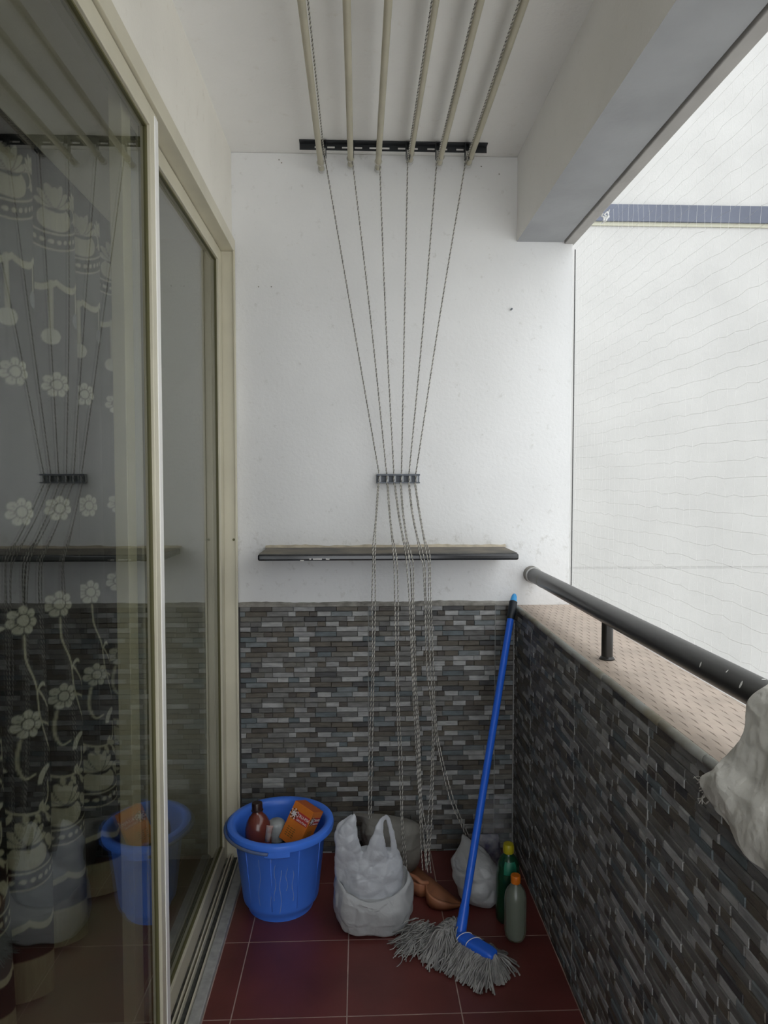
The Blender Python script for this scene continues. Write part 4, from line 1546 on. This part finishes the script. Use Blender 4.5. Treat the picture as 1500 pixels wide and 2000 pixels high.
for k in range(8):
    a = -PI / 2 + 0.10
    o = MB().lathe([(0.0016, 0), (0.001, 0.0007), (0, 0.0009)], n=8).build('scale_dot', M_WHITE, gb)
    z = 0.130 - k * 0.0135
    o.matrix_local = Matrix.Translation((0.0386 * math.cos(a), 0.0386 * math.sin(a), z)) @ Matrix.Rotation(a + PI / 2, 4, 'Z') @ Matrix.Rotation(PI / 2, 4, 'X')
MB().lathe([(0.0165, 0.236), (0.0172, 0.238), (0.0172, 0.258), (0.015, 0.266), (0.0, 0.268)], n=30).build('bottle_cap', mat('yellow_cap_plastic', (0.42, 0.36, 0.012), 0.4), gb, smooth=True, auto=40)
c0_ = Vector((0.474, 2.026, 0))
cb_ = empty('clear_bottle', c0_)
tag(cb_, 'translucent greenish bottle with orange cap in front of the green one', 'bottle')
M_CLOUD = mat('cloudy_clear_plastic', (0.30, 0.34, 0.27), 0.25, trans=0.55, spec=0.5)
MB().lathe([(0.0, 0.003), (0.020, 0.001), (0.026, 0.005), (0.0315, 0.016), (0.033, 0.032), (0.033, 0.128), (0.0315, 0.142), (0.026, 0.156), (0.017, 0.168), (0.0125, 0.174), (0.0125, 0.182), (0, 0.182)], n=36).build('bottle_body', M_CLOUD, cb_, smooth=True, auto=50)
MB().lathe([(0.0, 0.0045), (0.020, 0.0045), (0.0255, 0.008), (0.0300, 0.017), (0.0312, 0.030), (0.0, 0.030)], n=30).build('liquid', mat('yellow_green_liquid', (0.30, 0.30, 0.07), 0.2), cb_, smooth=True, auto=50)
MB().lathe([(0.0142, 0.176), (0.0148, 0.178), (0.0148, 0.196), (0.0138, 0.199), (0.0, 0.200)], n=28).build('bottle_cap', mat('orange_cap_plastic', (0.62, 0.16, 0.010), 0.4), cb_, smooth=True, auto=40)

# ================================================================== DUSTPAN
M_PEACH = mat('peach_plastic', (0.40, 0.165, 0.085), 0.45, var=0.15, scale=9)
dp = empty('dustpan', atZ(850, 1740, 0.0))
tag(dp, 'peach coloured plastic dustpan lying behind the mop head', 'dustpan')
D0 = dp.location.copy()
outl = [((905, 1768), 0.006), ((885, 1777), 0.020), ((860, 1779), 0.034), ((842, 1774), 0.042), ((833, 1764), 0.046), ((831, 1752), 0.046), ((820, 1752), 0.046), ((803, 1744), 0.044), ((790, 1730), 0.040), ((783, 1714), 0.036), ((790, 1702), 0.026), ((812, 1691), 0.008)]
ctr = atZ(850, 1735, 0.0)
base_pts = [atZ(px, py, 0.002) - D0 for (px, py), h in outl]
hs = [h for _, h in outl]
bp_ = catmull(base_pts, 6)
hh = [np.interp(i, [6 * k for k in range(len(hs))], hs) for i in range(len(bp_))]
fl_ = MB()
cc = ctr - D0 + Vector((0, 0, 0.002))
fl_.add([(p.x, p.y, 0.003) for p in bp_] + [(cc.x, cc.y, 0.002)], [(i, i + 1, len(bp_)) for i in range(len(bp_) - 1)] + [(len(bp_) - 1, 0, len(bp_))])
fl_.build('pan_floor', M_PEACH, dp, solid=0.0025, smooth=True)
rows = []
for p, h in zip(bp_, hh):
    out = Vector((p.x - cc.x, p.y - cc.y, 0)).normalized()
    rows.append([Vector((p.x, p.y, 0.002)), Vector((p.x, p.y, 0.002)) + out * 0.004 + Vector((0, 0, h * 0.5)), Vector((p.x, p.y, 0)) + out * 0.004 + Vector((0, 0, h * 0.92)),
                 Vector((p.x, p.y, 0)) + out * 0.001 + Vector((0, 0, h)), Vector((p.x, p.y, 0)) - out * min(0.008, h * 0.3) + Vector((0, 0, h + 0.001))])
MB().grid(rows).build('pan_wall', M_PEACH, dp, solid=0.0025, smooth=True)
hp = [Vector((p.x, p.y, h)) for p, h in zip(bp_, hh)]
n0 = hp[30]
MB().tube(catmull([n0 + Vector((0.01, 0.01, 0)), n0 + Vector((-0.012, 0.002, 0.006)), n0 + Vector((-0.036, 0.03, 0.010)), n0 + Vector((-0.07, 0.05, 0.010))], 5), 0.009, 10, squash=[0.6] * 16).build('pan_handle', M_PEACH, dp, smooth=True)

# ================================================================== MOP
hd = Vector((0.303, 1.985, 0.066))        # joint of handle and head
top = atY(1005, 1160, 2.497)
mop = empty('string_mop', hd)
tag(mop, 'blue handled string mop leaning into the back corner, grey head on floor', 'mop')
dirv = (top - hd)
L = dirv.length
dv = dirv.normalized()
MB().tube([dv * 0.02, dv * (L * 0.5), dv * (L - 0.088)], [0.0125, 0.0122, 0.0122], 20).build('handle_tube', M_BLUE2, mop, smooth=True, auto=60)
MB().tube([dv * (L - 0.100), dv * (L - 0.096), dv * (L - 0.032), dv * (L - 0.030)], [0.0126, 0.0150, 0.0150, 0.0128], 20).build('grip_sleeve', M_GRIP, mop, smooth=True, auto=40)
MB().tube([dv * (L - 0.032), dv * (L - 0.012), dv * (L - 0.003), dv * L], [0.0125, 0.0105, 0.007, 0.004], 20).build('hanging_tip', M_LBLUE, mop, smooth=True, auto=50)
# head block: tapered rounded wedge, from the joint towards the right/front
h0 = atZ(901, 1826, 0.064) - hd
h1 = atZ(958, 1862, 0.058) - hd
ax = (h1 - h0)
ax.z = 0
ax.normalize()
sd = Vector((-ax.y, ax.x, 0))
hb = MB()
rows = []
Lh = (h1 - h0).length + 0.014
for t, wd, ht in ((-0.10, 0.012, 0.014), (0.0, 0.019, 0.022), (0.15, 0.022, 0.025), (0.5, 0.023, 0.022), (0.85, 0.022, 0.020), (0.97, 0.018, 0.016), (1.0, 0.013, 0.010)):
    c = h0 + ax * (Lh * t)
    row = []
    for k in range(20):
        a = 2 * PI * k / 20
        ca, sa = math.cos(a), math.sin(a)
        row.append(c + sd * (math.copysign(abs(ca) ** 0.5, ca) * wd) + Vector((0, 0, math.copysign(abs(sa) ** 0.5, sa) * ht * 0.5 - 0.006)))
    row.append(row[0])
    rows.append(row)
hb.grid(rows)
n = 21
hb.add([rows[0][i] for i in range(20)], [tuple(range(20))])
hb.add([rows[-1][i] for i in range(20)], [tuple(range(19, -1, -1))])
hb.build('mop_head', M_BLUE2, mop, smooth=True, auto=50)
MB().tube([-dv * 0.02, dv * 0.0, dv * 0.035, dv * 0.06], [0.017, 0.0165, 0.0155, 0.0140], 18).build('socket', M_BLUE2, mop, smooth=True, auto=50)
# yarn: main mass as strands
M_YARN = mat('grey_cotton_yarn', (0.36, 0.35, 0.335), 0.95, col2=(0.19, 0.185, 0.18), scale=40)
ry = random.Random(21)
ya_ = MB()
tie = MB()


def strand(p0, ang, length, lift, r=0.0016, curl=0.02, drop=True):
    pts = []
    n = 9
    a = ang
    p = p0.copy()
    st = length / n
    z0 = p0.z + hd.z
    for i in range(n + 1):
        t = i / n
        z = (z0 + lift * math.sin(PI * min(1, t * 1.25)) * (1 - t)) * (1 - t) ** 0.8 + 0.003 + ry.uniform(0, 0.004)
        pts.append(Vector((p.x, p.y, max(0.0025, z) - hd.z)))
        a += ry.uniform(-curl, curl) * 9
        p = p + Vector((math.cos(a), math.sin(a), 0)) * st
    ya_.tube(catmull(pts, 2), r, 4, cap=False)


for k in range(430):
    t = ry.random()
    side = ry.choice((-1, -1, 1))
    p0 = h0 + ax * (Lh * t) + sd * (side * 0.016) + Vector((0, 0, ry.uniform(-0.030, -0.012)))
    ang = math.atan2(sd.y * side, sd.x * side) + ry.gauss(0, 0.35)
    strand(p0, ang, ry.uniform(0.045, 0.085), ry.uniform(0.0, 0.008), r=0.0024, curl=0.035)
for k in range(460):     # the big mass swept to the left
    t = ry.random() * 0.4
    p0 = h0 + ax * (Lh * t * 0.3 - 0.042) + sd * ry.uniform(-0.020, 0.036) + Vector((0, 0, ry.uniform(-0.030, -0.012)))
    ang = PI + ry.gauss(-0.05, 0.48)
    strand(p0, ang, ry.uniform(0.05, 0.115), ry.uniform(0.01, 0.075), r=0.0025, curl=0.075)
for k in range(150):     # loose ends reaching under the grey bag
    p0 = Vector((-0.10 + ry.uniform(-0.03, 0.03), 0.03 + ry.uniform(-0.03, 0.04), -0.035 + ry.uniform(-.01, .02)))
    strand(p0, PI + ry.gauss(0.35, 0.35), ry.uniform(0.06, 0.11), 0.006, curl=0.05)
for k in range(120):     # right tip
    p0 = h0 + ax * (Lh * 0.97) + Vector((0, 0, ry.uniform(-.02, -.006)))
    ang = math.atan2(ax.y, ax.x) + ry.gauss(0, 0.7)
    strand(p0, ang, ry.uniform(0.03, 0.05), 0.006)
for k in range(26):      # stray wisps on the tiles
    p0 = Vector((0.02 + ry.uniform(-0.05, 0.06), -0.055 + ry.uniform(-.02, .01), -0.05))
    strand(p0, -PI / 2 + ry.gauss(0, 0.8), ry.uniform(0.03, 0.07), 0.0, curl=0.09)
yo = ya_.build('mop_yarn', M_YARN, mop, smooth=True)
tag(yo, kind='stuff')
for t in (0.10, 0.38):
    c = h0 + ax * (Lh * t)
    MB().tube([c + sd * (0.0245 * math.cos(a)) + Vector((0, 0, 0.0155 * math.sin(a) - 0.004)) + ax * 0.01 * math.cos(a * 1.0) for a in np.linspace(0.0, PI, 14)], 0.0012, 5).build('tie_string', M_NET, mop, smooth=True)
